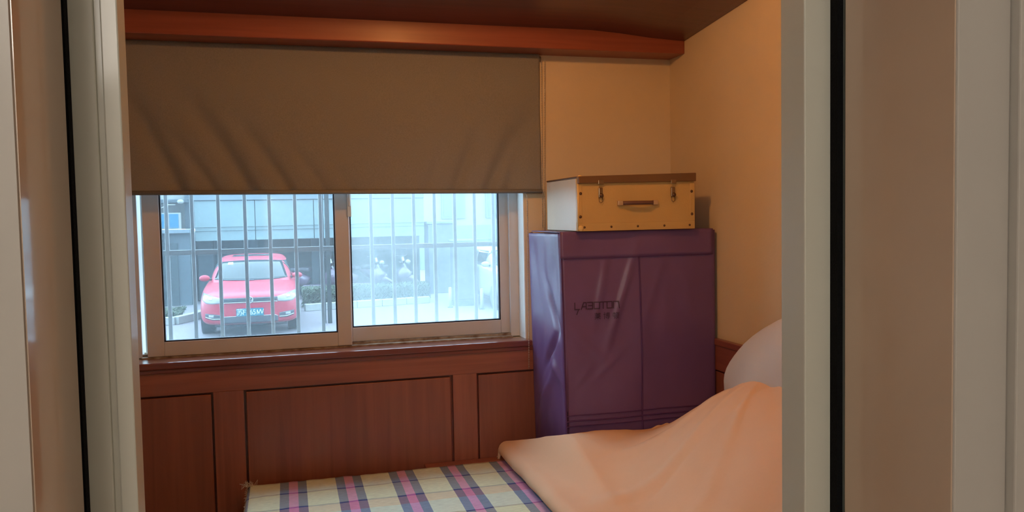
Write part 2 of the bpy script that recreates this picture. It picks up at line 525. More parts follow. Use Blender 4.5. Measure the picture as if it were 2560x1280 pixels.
# ------------------------------------------------------------------ wainscot on the far wall
wn = struct_empty('trim_3', (0, FY, 0), 'red-brown framed wood wainscot under the window')
box('top_rail', LX, WX, 3.468, FY, 0.855, 0.962, M['wood_h'], wn, 0.0015)
box('bottom_rail', LX, WX, 3.468, FY, 0.0, 0.16, M['wood_h'], wn, 0.0015)
st = [(-0.307, -0.190), (0.681, 0.788), (1.40, 1.50), (-1.3, -1.18)]
for a, b in st:
    box('stile', a, b, 3.468, FY, 0.16, 0.855, M['wood_v'], wn, 0.0015)
st2 = sorted(st) + [(WX, WX)]
for (a0, a1), (b0, b1) in zip(st2, st2[1:]):
    # recessed panel with a shadow groove around it
    box('panel', a1 + 0.009, b0 - 0.009, 3.473, 3.494, 0.169, 0.846, M['wood_panel'], wn, 0.004)
box('back_board', LX, WX, 3.494, FY - 0.0005, 0.16, 0.855, M['wood_sill'], wn)
# sill with a rounded nose
sl = struct_empty('trim_4', (0, FY, 0.98), 'dark red lacquered window sill board')
box('sill_board', HX0, HX1 + 0.012, 3.452, 3.565, 0.962, 0.990, M['wood_sill'], sl, 0.006, seg=3)
box('sill_apron', LX, WX - 0.001, 3.460, FY, 0.945, 0.9625, M['wood_sill'], sl, 0.003)
# wainscot on the right wall
wr = struct_empty('trim_5', (WX, 2.2, 0), 'red-brown wood wainscot low on the right wall')
box('cap_rail', WX - 0.026, WX, 0.95, 3.462, 0.985, 1.012, M['wood_y'], wr, 0.004)
box('top_rail', WX - 0.02, WX, 0.95, 3.462, 0.88, 0.985, M['wood_y'], wr, 0.0015)
box('bottom_rail', WX - 0.02, WX, 0.95, 3.462, 0.0, 0.16, M['wood_y'], wr, 0.0015)
for a, b in ((0.95, 1.05), (2.15, 2.25), (3.36, 3.462)):
    box('stile', WX - 0.02, WX, a, b, 0.16, 0.88, M['wood_v'], wr, 0.0015)
for a, b in ((1.057, 2.143), (2.257, 3.353)):
    box('panel', WX - 0.014, WX - 0.004, a, b, 0.167, 0.873, M['wood_panel'], wr, 0.003)

box('back_board', WX - 0.004, WX - 0.0005, 0.95, 3.462, 0.16, 0.88, M['wood_sill'], wr)
# ------------------------------------------------------------------ window
wi = struct_empty('window_1', (0.2, 3.6, 0.99), 'white sliding window half covered by the blind')
FRZ0, FRZ1 = 0.990, 2.25
# reveal lining: the strip of white board at the right and left of the opening
box('reveal_lining', 1.026, 1.0315, 3.503, 3.60, FRZ0, FRZ1, M['reveal'], wi)
box('reveal_lining', -0.6395, -0.634, 3.503, 3.60, FRZ0, FRZ1, M['reveal'], wi)
box('frame_jamb', 0.985, 1.031, 3.60, 3.69, FRZ0, FRZ1, M['frame'], wi, 0.003)
box('frame_jamb', -0.635, -0.585, 3.60, 3.69, FRZ0, FRZ1, M['frame'], wi, 0.003)
box('frame_head', -0.585, 0.985, 3.60, 3.69, 2.19, FRZ1, M['frame'], wi, 0.003)
boxes('frame_track', [(-0.585, 0.985, 3.566, 3.69, 0.9865, 0.996), (-0.585, 0.985, 3.598, 3.604, 0.996, 1.006), (-0.585, 0.985, 3.648, 3.654, 0.996, 1.006)], M['track'], wi)

def sash(x0, x1, y0, y1, z0, z1, gx0, gx1, gz0, gz1, glass, lab):
    s = box('sash', x0, gx0, y0, y1, z0, z1, M['frame'], wi, 0.003, label=lab)
    # the remaining members of the sash
    boxes('stile', [(gx1, x1, y0, y1, z0, z1)], M['frame'], s, 0.003)
    boxes('rail', [(gx0, gx1, y0 + 0.001, y1 - 0.001, z0, gz0)], M['frame'], s, 0.002)
    boxes('rail', [(gx0, gx1, y0 + 0.001, y1 - 0.001, gz1, z1)], M['frame'], s, 0.002)
    g = 0.0055
    ym = (y0 + y1) / 2
    boxes('gasket', [(gx0, gx0 + g, y0 + 0.004, ym + 0.004, gz0, gz1), (gx1 - g, gx1, y0 + 0.004, ym + 0.004, gz0, gz1),
                     (gx0 + g, gx1 - g, y0 + 0.004, ym + 0.004, gz0, gz0 + g), (gx0 + g, gx1 - g, y0 + 0.004, ym + 0.004, gz1 - g, gz1)], M['gasket'], s)
    box('pane', gx0 + g, gx1 - g, ym, ym + 0.0005, gz0 + g, gz1 - g, glass, s)
    return s
sash(-0.562, 0.261, 3.572, 3.612, 0.997, 2.20, -0.497, 0.2015, 1.056, 2.14, M['glass_clear'], 'left sash with clear glass')
s2 = sash(0.215, 0.991, 3.622, 3.662, 1.004, 2.20, 0.268, 0.944, 1.066, 2.14, M['glass_dusty'], 'right sash with hazy dusty glass')
# small latch on the meeting stile
boxes('latch', [(0.254, 0.272, 3.560, 3.573, 1.555, 1.660), (0.258, 0.268, 3.548, 3.561, 1.60, 1.655)], M['metal'], wi, 0.002, label='small metal sash latch')

# ------------------------------------------------------------------ doorway: casing and sliding leaves
tr = struct_empty('trim_6', (0.26, 0.75, 0), 'grey lacquered doorway casing nearest the camera')
bm = bmesh.new()
bm_box(bm, -0.285, -0.211, 0.75, 0.888, 0, 2.16)
for v in bm.verts:       # the inner face closes in slightly towards the room
    if v.co.x > -0.25 and v.co.y > 0.8:
        v.co.x = -0.2055
from_bm('casing_post', bm, M['casing'], tr)
bm = bmesh.new()
bm_box(bm, -0.2115, -0.2095, 0.753, 0.887, 0, 2.10)
for v in bm.verts:
    if v.co.y > 0.8:
        v.co.x += 0.0055
from_bm('lining_board', bm, M['lining'], tr, label='glossy tan lining board')
box('lining_board', 0.727, 0.7295, 0.753, 0.937, 0, 2.10, M['lining'], tr, label='glossy tan lining board')
box('casing_post', 0.729, 0.803, 0.75, 0.938, 0, 2.16, M['casing'], tr, 0.002)
box('casing_head', -0.211, 0.729, 0.75, 0.888, 2.10, 2.16, M['casing'], tr, 0.002)
box('architrave', 0.8035, 0.90, 0.738, 0.77, 0, 2.2, M['casing'], tr, 0.002)
box('architrave', -0.385, -0.2855, 0.738, 0.77, 0, 2.2, M['casing'], tr, 0.002)

def leaf(name, xin, xout, y0, y1, lab, groove):
    sgn = 1 if xout > xin else -1
    d = struct_empty(name, (xin, (y0 + y1) / 2, 0.01), lab)
    X = lambda a: xin + sgn * a
    def bx(nm, a, b, ya, yb, z0, z1, m, bev=0.0):
        x0, x1 = sorted((X(a), X(b)))
        return box(nm, x0, x1, ya, yb, z0, z1, m, d, bev)
    w = abs(xout - xin)
    if groove:
        bx('stile', 0.0, 0.0165, y0, y1, 0.01, 2.09, M['door'], 0.0015)
        bx('groove', 0.0165, 0.0225, y0 + 0.004, y1, 0.01, 2.09, M['door'])
        bx('stile', 0.0225, 0.085, y0, y1, 0.01, 2.09, M['door'], 0.0015)
    else:
        bx('stile', 0.0, 0.085, y0, y1, 0.01, 2.09, M['door'], 0.002)
    bx('stile', w - 0.085, w, y0, y1, 0.01, 2.09, M['door'], 0.002)
    for z0, z1 in ((0.01, 0.13), (0.95, 1.03), (1.99, 2.09)):
        bx('rail', 0.085, w - 0.085, y0 + 0.001, y1 - 0.001, z0, z1, M['door'], 0.001)
    for z0, z1 in ((0.13, 0.95), (1.03, 1.99)):
        bx('panel', 0.085, w - 0.085, y0 + 0.014, y1 - 0.014, z0, z1, M['door'])
    return d
dl = leaf('door_1', -0.158, -1.05, 0.910, 0.950, 'grey sliding door leaf, left one, its edge stile in view', True)
box('gap_shade_strip', -0.2135, -0.2035, 0.895, 0.9105, 0.01, 2.09, M['gap_shade'], dl, label='black strip standing in for the shade of the gap')  # strip added to blacken the gap between casing and leaf
dr = leaf('door_2', 0.680, 1.55, 0.960, 1.015, 'grey sliding door leaf, right one, its edge stile in view', False)
box('gap_shade_strip', 0.7205, 0.7295, 0.945, 0.9605, 0.01, 2.09, M['gap_shade'], dr, label='black strip standing in for the shade of the gap')

# ------------------------------------------------------------------ lamps (both out of the picture)
lp = thing('ceiling_lamp', (0.60, 2.15, 2.60), 'round ceiling lamp on the maroon bedroom ceiling', 'lamp')
cyl('base', (0.60, 2.15, 2.66), (0.60, 2.15, 2.61), 0.17, M['metal'], lp, n=32)
ellipsoid('shade', (0.60, 2.15, 2.61), (0.16, 0.16, 0.03), M['lamp_shade'], lp, 24, 10)
ld = bpy.data.lights.new('room_light', 'POINT')
ld.energy = ROOM_LAMP['energy']; ld.color = ROOM_LAMP['color']; ld.shadow_soft_size = ROOM_LAMP['radius'] * 0.45
lo_ = bpy.data.objects.new('room_light', ld); COL.objects.link(lo_)
lo_.location = ROOM_LAMP['loc']
lh = thing('hall_lamp', (-0.80, -1.85, 2.55), 'round ceiling lamp in the hallway behind the camera', 'lamp')
cyl('base', (-0.80, -1.85, 2.62), (-0.80, -1.85, 2.585), 0.2, M['metal'], lh, n=32)
ellipsoid('shade', (-0.80, -1.85, 2.585), (0.18, 0.18, 0.04), M['lamp_shade_hall'], lh, 24, 10)
hd = bpy.data.lights.new('hall_light', 'POINT')
hd.energy = HALL_LAMP['energy']; hd.color = HALL_LAMP['color']; hd.shadow_soft_size = HALL_LAMP['radius']
ho = bpy.data.objects.new('hall_light', hd); COL.objects.link(ho)
ho.location = HALL_LAMP['loc']

# ================================================================== ROLLER BLIND
rb = thing('roller_blind', (0.26, 3.46, 1.65), 'taupe fabric roller blind pulled halfway down over the window', 'blind')
BX0, BX1, BZ0, BZ1 = -0.625, 1.103, 1.668, 2.258
def blind_off(x, z):
    t = (z - BZ0) / (BZ1 - BZ0)
    d = 0.0
    # diagonal pull creases running out of the two lower corners
    # left: crease lines lean to the left going up
    for (x0, slope, amp, wdt, reach) in ((-0.40, -0.42, 0.011, 0.030, 0.95), (-0.27, -0.62, 0.006, 0.024, 0.55), (-0.135, -0.52, 0.012, 0.032, 0.9),
                                         (0.02, -0.60, 0.008, 0.026, 0.65), (0.16, -0.62, 0.005, 0.024, 0.42), (0.27, -0.6, 0.003, 0.02, 0.3)):
        xc = x0 + slope * (z - BZ0) * (1 + 0.25 * t)
        f = math.exp(-((x - xc) / (wdt * (1 + 1.1 * t))) ** 2) * (1 - smooth01((t - reach * 0.35) / (reach * 0.65)))
        d += amp * 2.0 * f
    for (x0, slope, amp, wdt, reach) in ((0.71, 0.42, 0.009, 0.024, 0.6), (0.86, 0.5, 0.011, 0.030, 0.7), (0.95, 0.35, 0.009, 0.03, 0.85), (0.58, 0.45, 0.004, 0.02, 0.4)):
        xc = x0 + slope * (z - BZ0)
        f = math.exp(-((x - xc) / (wdt * (1 + 1.1 * t))) ** 2) * (1 - smooth01((t - reach * 0.35) / (reach * 0.65)))
        d += amp * 1.9 * f
    d += 0.003 * noise.noise((x * 3, z * 3, 1.7))
    return min(d, 0.026)
P = []
nx, nz_ = 200, 60
for i in range(nx + 1):
    x = BX0 + (BX1 - BX0) * i / nx
    P.append([(x, 3.470 + blind_off(x, BZ0 + (BZ1 - BZ0) * j / nz_), BZ0 + (BZ1 - BZ0) * j / nz_ - 0.010 * (x - BX0) / (BX1 - BX0) * (1 - j / nz_)) for j in range(nz_ + 1)])
grid_mesh('fabric', P, M['blind'], rb, thick=0.0012)
tube('hem_bar', [(BX0, 3.470, 1.664), (0.25, 3.470, 1.659), (BX1 + 0.004, 3.470, 1.653)], 0.009, M['blind'], rb, 12)
cyl('end_cap', (BX1 + 0.004, 3.470, 1.653), (BX1 + 0.009, 3.470, 1.653), 0.0105, M['chain'], rb)
cyl('roller_tube', (BX0 - 0.02, 3.484, 2.240), (BX1 + 0.01, 3.484, 2.240), 0.012, M['blind'], rb)
# bead chain loop
bm = bmesh.new()
def beads(pts, step=0.0105, r=0.0026):
    pts = [Vector(p) for p in pts]
    for a, b in zip(pts, pts[1:]):
        n = max(1, int((b - a).length / step))
        for k in range(n):
            c = a.lerp(b, k / n)
            m4 = Matrix.Translation(c)
            bmesh.ops.create_icosphere(bm, subdivisions=1, radius=r, matrix=m4)
beads([(1.0345, 3.4972, 2.235), (1.0337, 3.4972, 1.662), (1.0335, 3.462, 1.63), (1.0245, 3.446, 1.0), (1.0225, 3.446, 0.862)])
beads([(1.1155, 3.475, 2.235), (1.1075, 3.475, 1.49)])
beads([(1.126, 3.462, 2.235), (1.113, 3.464, 1.47)])
ch = from_bm('bead_chain', bm, M['chain'], rb, True, label='beaded pull chain')
ch['kind'] = 'stuff'
bm = bmesh.new()
for pts in ([(1.0345, 3.4972, 2.235), (1.0337, 3.4972, 1.662), (1.0335, 3.462, 1.63), (1.0245, 3.446, 1.0), (1.0225, 3.446, 0.862)], [(1.1155, 3.475, 2.235), (1.1075, 3.475, 1.49)], [(1.126, 3.462, 2.235), (1.113, 3.464, 1.47)]):
    bm_tube(bm, pts, 0.0009, 5)
from_bm('chain_cord', bm, M['chain'], rb, True)

# ================================================================== BED
bd = thing('bed', (0.78, 2.7, 0.0), 'wooden bed standing along the wainscot under the window', 'bed')
BDX0, BDX1, BDY0, BDY1 = -0.15, 1.70, 1.72, 3.405
box('side_rail', BDX0, BDX1, BDY1 - 0.03, BDY1, 0.20, 0.36, M['wood_h'], bd, 0.004)
box('side_rail', BDX0, BDX1, BDY0, BDY0 + 0.03, 0.20, 0.36, M['wood_h'], bd, 0.004)
box('end_rail', BDX0, BDX0 + 0.03, BDY0 + 0.03, BDY1 - 0.03, 0.20, 0.36, M['wood_y'], bd, 0.004)
box('end_rail', BDX1 - 0.03, BDX1, BDY0 + 0.03, BDY1 - 0.03, 0.20, 0.36, M['wood_y'], bd, 0.004)
for lx in (BDX0 + 0.0, BDX1 - 0.07):
    for ly in (BDY0 + 0.0, BDY1 - 0.07):
        box('leg', lx, lx + 0.07, ly, ly + 0.07, 0.0, 0.20, M['wood_v'], bd, 0.004)
for k in range(9):
    x = BDX0 + 0.09 + k * 0.205
    box('slat', x, x + 0.09, BDY0 + 0.03, BDY1 - 0.03, 0.335, 0.355, M['wood_y'], bd, 0.002)
box('mattress', BDX0 + 0.005, BDX1 - 0.005, BDY0 + 0.005, BDY1, 0.36, 0.465, M['sheet'], bd, 0.02, seg=3)
box('shelf_board', 0.545, 1.70, 3.412, 3.466, 0.452, 0.474, M['wood_h'], bd, 0.002, label='narrow wooden ledge between bed and wainscot')
for x in (0.60, 1.55):
    box('shelf_bracket', x, x + 0.03, 3.412, 3.462, 0.0, 0.452, M['wood_v'], bd)

# ------------------------------------------------------------------ plaid sheet
pr = thing('plaid_blanket', (-0.19, 3.41, 0.472), 'woven plaid blanket in cream, pink and navy laid over the bed end', 'blanket')
P = []
nx, ny = 90, 90
PX0, PX1, PY0, PY1 = -0.178, 1.02, 1.78, 3.412
hang = 0.07
for i in range(-8, nx + 1):
    row = []
    for j in range(ny + 1):
        y = PY0 + (PY1 - PY0) * j / ny
        y_ed = y + (0.004 * noise.noise((i * 0.35, 3.1, 0)) if j == ny else 0)
        if i >= 0:
            x = PX0 + (PX1 - PX0) * i / nx
            z = 0.4715 + 0.0030 * noise.noise((x * 7, y * 7, 0.4)) + 0.0020 * noise.noise((x * 22, y * 22, 4))
            if i == 0:
                z -= 0.004
        else:
            t = -i / 8.0
            x = PX0 - 0.010 * min(1, t * 3) - 0.004 * math.sin(y * 16) * t
            z = 0.4675 - hang * t
        row.append((x, y_ed, z))
    P.append(row)
grid_mesh('cloth', P, M['plaid'], pr, thick=0.003)
bm = bmesh.new()
for k in range(26):      # loose threads along the cut corner
    x0 = PX0 + random.uniform(-0.012, 0.03); y0 = PY1 - random.uniform(0, 0.015)
    p0 = Vector((x0, y0, 0.473))
    p1 = p0 + Vector((random.uniform(-0.02, 0.006), random.uniform(0.0, 0.018), random.uniform(0.004, 0.02)))
    p2 = p1 + Vector((random.uniform(-0.02, 0.004), random.uniform(-0.01, 0.012), random.uniform(-0.02, 0.004)))
    bm_tube(bm, [p0, p1, p2], 0.0007, 4)
for k in range(70):
    y0 = PY1 - random.uniform(0, 0.9)
    p0 = Vector((PX0 - 0.004, y0, 0.471))
    p1 = p0 + Vector((-random.uniform(0.004, 0.012), random.uniform(-0.01, 0.01), random.uniform(-0.02, 0.004)))
    bm_tube(bm, [p0, p1], 0.0006, 4)
fr = from_bm('fringe', bm, M['fringe'], pr, False, label='frayed pale threads')
fr['kind'] = 'stuff'

# ------------------------------------------------------------------ cream cover sheet over quilts and pillows
def cover_yb(x):
    return 3.42 - 0.405 * smooth01((x - 0.905) / 0.155)
def cover_z(x, y):
    z = 0.553
    yb = cover_yb(x)
    z += 0.305 * (3.42 - yb) * math.exp(-((yb - y) / 0.36) ** 2) * (1 - 0.12 * smooth01((x - 1.08) / 0.35))
    g = smooth01((3.10 - y) / 0.72)
    z += 0.42 * smooth01((x - 1.05) / 0.52) * g
    z += 0.05 * smooth01((x - 1.5) / 0.2) * math.exp(-((y - 3.03) / 0.12) ** 2)
    # long soft folds fanning out of the lump, and small puckers
    k = smooth01((x - 1.0) / 0.25)
    warp = 1.6 * noise.noise((x * 2.1, y * 2.1, 0.0))
    z += 0.010 * k * math.sin(x * 9 - y * 7 + 2.2 * warp)
    r = math.hypot(x - 1.62, y - 2.45)
    a = math.atan2(y - 2.45, x - 1.62)
    rid = math.sin(a * 11 + 3.0 * noise.noise((x * 1.7, y * 1.7, 4.0)))
    z += 0.011 * max(0.0, rid) ** 3 * smooth01((r - 0.08) / 0.15) * (1 - smooth01((r - 0.45) / 0.35))
    z -= 0.006 * (1 - abs(noise.noise((x * 3.2 + y * 1.5, y * 5.0, 9.0)))) ** 8 * k
    z += 0.005 * noise.noise((x * 6, y * 6, 2.0))
    z += 0.0016 * noise.noise((x * 26, y * 17, 7.0))
    return z
P = []
nx, ny = 170, 220
for i in range(-7, nx + 1):
    row = []
    for j in range(0, ny + 8):
        u = max(0, i) / nx
        x = 0.905 + (1.715 - 0.905) * u
        yb = cover_yb(x)
        v = min(1.0, j / ny)
        y = 1.70 + (yb - 1.70) * v
        x = min(x, 1.562 + 0.153 * smooth01((y - 2.74) / 0.10))      # stops at the pillow
        z = cover_z(x, y)
        if i < 0:       # rounded left edge turning under
            a = -i / 7.0 * math.pi * 0.75
            r = 0.036
            x = 0.905 - r * math.sin(a) * (1 + 0.1 * noise.noise((y * 6, 0, 0)))
            z = z - r * (1 - math.cos(a))
        if j > ny:      # rounded far edge turning down
            a = (j - ny) / 7.0 * math.pi * 0.6
            r = 0.020
            y = yb + r * math.sin(a) * 0.8 + 0.012 * noise.noise((x * 26, 0, 5)) * smooth01((x - 1.38) / 0.1)
            z = z - r * 1.6 * (1 - math.cos(a)) + 0.022 * noise.noise((x * 24, 1, 5)) * smooth01((x - 1.38) / 0.1)
        row.append((x, y, z))
    P.append(row)
cv = grid_mesh('bed_cover', P, M['sheet'], None, at=(1.3, 2.5, 0.5))
tag(cv, 'plain cream sheet heaped over bedding beside the plaid blanket', 'sheet')
s_ = cv.modifiers.new('thickness', 'SOLIDIFY'); s_.thickness = 0.006; s_.offset = -1

# ------------------------------------------------------------------ covered pillow stack against right wall
bm = bmesh.new()
NU, NV = 40, 48
rings = []
for i in range(NU + 1):
    a = -math.pi / 2 + math.pi * i / NU
    row = []
    for j in range(NV):
        b = 2 * math.pi * j / NV
        def se(v, e):
            return math.copysign(abs(v) ** e, v)
        # superellipsoid: thin in x
        yy = se(math.cos(a), 0.55) * se(math.cos(b), 0.55)
        zz = se(math.cos(a), 0.55) * se(math.sin(b), 0.55)
        xx = se(math.sin(a), 0.8)
        y = 2.16 + 0.60 * yy
        z = 0.90 + 0.32 * zz
        # the far shoulder droops
        dy = max(0.0, (y - 2.25) / 0.5)
        if z > 0.8:
            z -= 0.20 * dy ** 1.7 * (z - 0.8) / 0.4
        x = 1.628 + 0.098 * xx + 0.01 * noise.noise((y * 6, z * 6, 3)) - 0.06 * (z - 0.9) * -0.5
        x += 0.012 * math.sin(17 * y + 8 * z + 3 * noise.noise((y * 3, z * 3, 1))) * (1 if xx < 0 else 0)
        x = min(x, 1.724)
        row.append(bm.verts.new((x, y, z)))
    rings.append(row)
for i in range(NU):
    for j in range(NV):
        k = (j + 1) % NV
        bm.faces.new((rings[i][j], rings[i][k], rings[i + 1][k], rings[i + 1][j]))
bmesh.ops.remove_doubles(bm, verts=bm.verts, dist=1e-5)
bmesh.ops.recalc_face_normals(bm, faces=bm.faces)
tag(from_bm('covered_pillow', bm, M['pillow'], None, True, at=(1.63, 2.16, 0.58)), 'white covered pillow propped upright against the right wall', 'pillow')

# ================================================================== PURPLE STORAGE BAG
bg_ = thing('storage_bag', (1.39, 3.25, 0.475), 'big purple vinyl storage bag in the corner with dark lettering', 'bag')
GX0, GX1, GY0, GY1, GZ0, GZ1 = 1.045, 1.738, 3.06, 3.452, 0.475, 1.472
def bag_disp(x, y, z, face):
    t = (z - GZ0) / (GZ1 - GZ0)
    n1 = noise.noise((x * 4 + 11, z * 3, y * 4))
    if face == 'front':
        d = 0.010 * n1 + 0.004 * noise.noise((x * 14, z * 5, 3))
        # drag folds from the middle seam, down to the left
        for (xc, zc, ln, sl, am) in ((1.31, 1.22, 0.20, 0.55, 0.012), (1.22, 1.25, 0.17, 0.35, 0.008), (1.16, 1.02, 0.06, -1.6, 0.007), (1.24, 0.93, 0.06, 1.8, 0.007), (1.14, 0.90, 0.05, 1.4, 0.006), (1.45, 1.24, 0.12, 0.6, 0.004)):
            dz = z - zc
            dx = x - xc - sl * dz * 0.6
            d += am * math.exp(-(dx / 0.016) ** 2 - (dz / ln) ** 2)
        e = min(x - GX0, GX1 - x) / 0.05
        return d * min(1, max(0, e))
    if face == 'left':
        d = 0.014 * n1 + 0.006 * noise.noise((y * 12, z * 6, 8))
        # slanting creases where the vinyl buckles
        for (yc, zc, ln, sl, am) in ((3.16, 1.15, 0.10, 0.7, -0.024), (3.20, 0.98, 0.08, -0.9, -0.02), (3.27, 0.78, 0.12, -0.9, 0.016), (3.12, 0.90, 0.06, 1.0, 0.012), (3.33, 0.66, 0.1, -0.7, 0.012)):
            dz = z - zc
            dy = y - yc - sl * dz
            d += am * math.exp(-(dy / 0.028) ** 2 - (dz / ln) ** 2)
        e = min(y - GY0, GY1 - y) / 0.05
        return d * min(1, max(0, e))
    return 0.0
# body: loop of front / right / back / left strips, then top and bottom
def bag_outline():
    pts = []
    r = 0.012
    nF, nS = 70, 40
    for k in range(nF + 1):
        pts.append((GX0 + r + (GX1 - GX0 - 2 * r) * k / nF, GY0, 'front'))
    pts.append((GX1 - r * 0.3, GY0 + r * 0.3, 'c'))
    for k in range(nS + 1):
        pts.append((GX1, GY0 + r + (GY1 - GY0 - 2 * r) * k / nS, 'right'))
    pts.append((GX1 - r * 0.3, GY1 - r * 0.3, 'c'))
    for k in range(nF + 1):
        pts.append((GX1 - r - (GX1 - GX0 - 2 * r) * k / nF, GY1, 'back'))
    pts.append((GX0 + r * 0.3, GY1 - r * 0.3, 'c'))
    for k in range(nS + 1):
        pts.append((GX0, GY1 - r - (GY1 - GY0 - 2 * r) * k / nS, 'left'))
    pts.append((GX0 + r * 0.3, GY0 + r * 0.3, 'c'))
    return pts
ol = bag_outline()
bm = bmesh.new()
NZ = 80
rows = []
def bag_point(x, y, z, f):
    t = (z - GZ0) / (GZ1 - GZ0)
    xx, yy = x, y
    if f == 'front':
        yy = y - bag_disp(x, y, z, 'front') - 0.004 * math.sin(math.pi * t)
    if f == 'left' or x < GX0 + 0.02:
        xx = x + 0.016 * (1 - t)
    if f == 'left':
        xx -= bag_disp(x, y, z, 'left')
        xx -= 0.014 * (y - GY0) / (GY1 - GY0)
    zz = z
    if t > 0.98 and f in ('left', 'back'):
        zz -= 0.004 * (y - GY0) / (GY1 - GY0) * (1 if x < 1.2 else max(0, 1 - (x - 1.2) / 0.1))
    return (xx, min(yy, 3.455), zz)
for k in range(NZ + 1):
    z = GZ0 + (GZ1 - GZ0) * k / NZ
    rows.append([bm.verts.new(bag_point(x, y, z, f)) for x, y, f in ol])
n = len(ol)
for a, b in zip(rows, rows[1:]):
    for k in range(n):
        j = (k + 1) % n
        bm.faces.new((a[k], a[j], b[j], b[k]))
bm.faces.new(rows[0][::-1])
bm.faces.new(rows[-1])
body = from_bm('body', bm, M['bag'], bg_, True)
body.data.polygons[len(body.data.polygons) - 1].use_smooth = False
body.data.polygons[len(body.data.polygons) - 2].use_smooth = False
# zip-over top flap that shows as a second layer
def front_y(x, z, off=0.0):
    return GY0 - bag_disp(x, GY0, z, 'front') - 0.004 * math.sin(math.pi * (z - GZ0) / (GZ1 - GZ0)) - off
P = []
for i in range(41):
    x = GX0 - 0.001 + (1.722 - GX0 + 0.001) * i / 40
    P.append([(x, front_y(min(max(x, GX0 + 0.012), GX1 - .012), z, 0.0035), z) for z in [1.372 + (1.476 - 1.372) * j / 8 for j in range(9)]] + [(x, 3.10 + (3.44 - 3.10) * j / 6, 1.4765) for j in range(0, 7)])
grid_mesh('top_flap', P, M['bag'], bg_, thick=0.004)
def seam_strip(name, pts, w=0.0035):
    bm = bmesh.new()
    bm_tube(bm, pts, w, 6)
    return from_bm(name, bm, M['bag_seam'], bg_, True)
def fp(x, z, off=0.003):
    return (x, front_y(x, z, off), z)
seam_strip('seam', [fp(GX0 + 0.014 + k * 0.0165, 1.371, 0.004) for k in range(41)], 0.0022)
seam_strip('seam', [fp(1.383 + 0.012 * (1.37 - z) / 0.8, z) for z in [1.37 - k * 0.02 for k in range(40)]], 0.0028)
for zz, w in ((0.735, 0.0022), (0.713, 0.003), (0.692, 0.0022)):
    seam_strip('seam', [fp(1.062 + k * 0.0166, zz) for k in range(40)], w)
seam_strip('piping', [(GX0 + 0.004 + 0.016 * (1 - (z - GZ0) / (GZ1 - GZ0)), GY0 - 0.001, z) for z in [0.50 + k * 0.02 for k in range(49)]], 0.004)
# lettering: hand-built angular strokes
def stroke_mesh(name, strokes, ox, oz, sx, sz, w, parent):
    bm = bmesh.new()
    for (x0, z0, x1, z1) in strokes:
        a = Vector((ox + x0 * sx, 0, oz + z0 * sz)); b = Vector((ox + x1 * sx, 0, oz + z1 * sz))
        d = (b - a)
        L_ = d.length
        nseg = max(1, int(L_ / 0.012))
        d.normalize()
        nrm = Vector((-d.z, 0, d.x)) * w
        a -= d * w; b += d * w
        prev = None
        for k in range(nseg + 1):
            c = a.lerp(b, k / nseg)
            q = []
            for s in (1, -1):
                p = c + nrm * s
                q.append(bm.verts.new((p.x, front_y(p.x, p.z, 0.0030), p.z)))
            if prev:
                bm.faces.new((prev[0], prev[1], q[1], q[0]))
            prev = q
    return from_bm(name, bm, M['bag_print'], parent, False)
LET = {
    'L': [(0, 1, 0, 0), (0, 0, 0.9, 0), (0.75, 0, 0.35, -0.75)],
    'A': [(0, 0, 0.5, 1), (0.5, 1, 1.0, 1), (1.0, 1, 1.0, 0), (0.25, 0.4, 1.0, 0.4)],
    'B': [(0, 1, 1, 1), (1, 1, 1, 0), (0.2, 0.5, 1, 0.5), (0, 0, 1, 0)],
    'O': [(0, 0, 0, 1), (0, 1, 1, 1), (1, 1, 1, 0), (1, 0, 0, 0)],
    'T': [(-0.2, 1, 1.2, 1), (0.5, 1, 0.5, 0)],
    'N': [(0, 0, 0, 1), (0, 1, 0.9, 1), (0.9, 1, 1.0, 0)],
}
lx = 1.103
for chx in 'LABOTON':
    stroke_mesh('letter', LET[chx], lx, 1.166, 0.0215, 0.026, 0.0021, body)
    lx += 0.0275
me = text_mesh('莱 博 顿', 0.030)
for v in me.vertices:
    x, z = v.co.x + 1.238, v.co.y + 1.133
    v.co = Vector((x, front_y(x, z, 0.0030), z))
link_mesh('small_lettering', me, M['bag_print'], body)

# ================================================================== SUITCASE
sc_ = thing('suitcase', (1.365, 3.22, 1.4795), 'small cream and tan hard suitcase lying on the purple storage bag', 'suitcase')
CX0, CX1, CY0, CY1, CZ0, CZ1 = 1.110, 1.622, 3.03, 3.41, 1.4795, 1.700
bx = box('body', CX0, CX1, CY0, CY1, CZ0, 1.690, M['case'], sc_, 0.003)
box('side_panel', CX0 - 0.0015, CX0 + 0.002, CY0 + 0.010, CY1 - 0.002, CZ0 + 0.003, 1.6885, M['case_lit_side'], bx, label='side panel coloured as lit by the window')
def lid_piece(name, x0, x1, y0, y1, z0, z1, m, parent, bev):
    bm = bmesh.new()
    bm_box(bm, x0, x1, y0, y1, z0, z1, bev)
    for v in bm.verts:      # the lid sits a little higher at its right end
        v.co.z += 0.012 * (v.co.x - CX0) / (CX1 - CX0) * (1 if v.co.z > 1.68 else 0.5)
    return from_bm(name, bm, m, parent)
lid = lid_piece('lid', CX0 - 0.002, CX1 + 0.004, CY0 - 0.004, CY1 + 0.003, 1.690, 1.6965, M['case_lid'], sc_, 0.002)
lid_piece('lid_lip', CX0 + 0.001, CX1 + 0.004, CY0 - 0.012, CY0 - 0.0005, 1.668, 1.6965, M['case_lid'], lid, 0.003)
box('bottom_band', CX0 + 0.001, CX1 + 0.001, CY0 - 0.003, CY0 + 0.01, CZ0, CZ0 + 0.032, M['case'], sc_, 0.0015)
box('edge_band', CX0 - 0.001, CX0 + 0.020, CY0 - 0.003, CY0 + 0.01, CZ0 + 0.032, 1.667, M['case'], sc_, 0.0015)
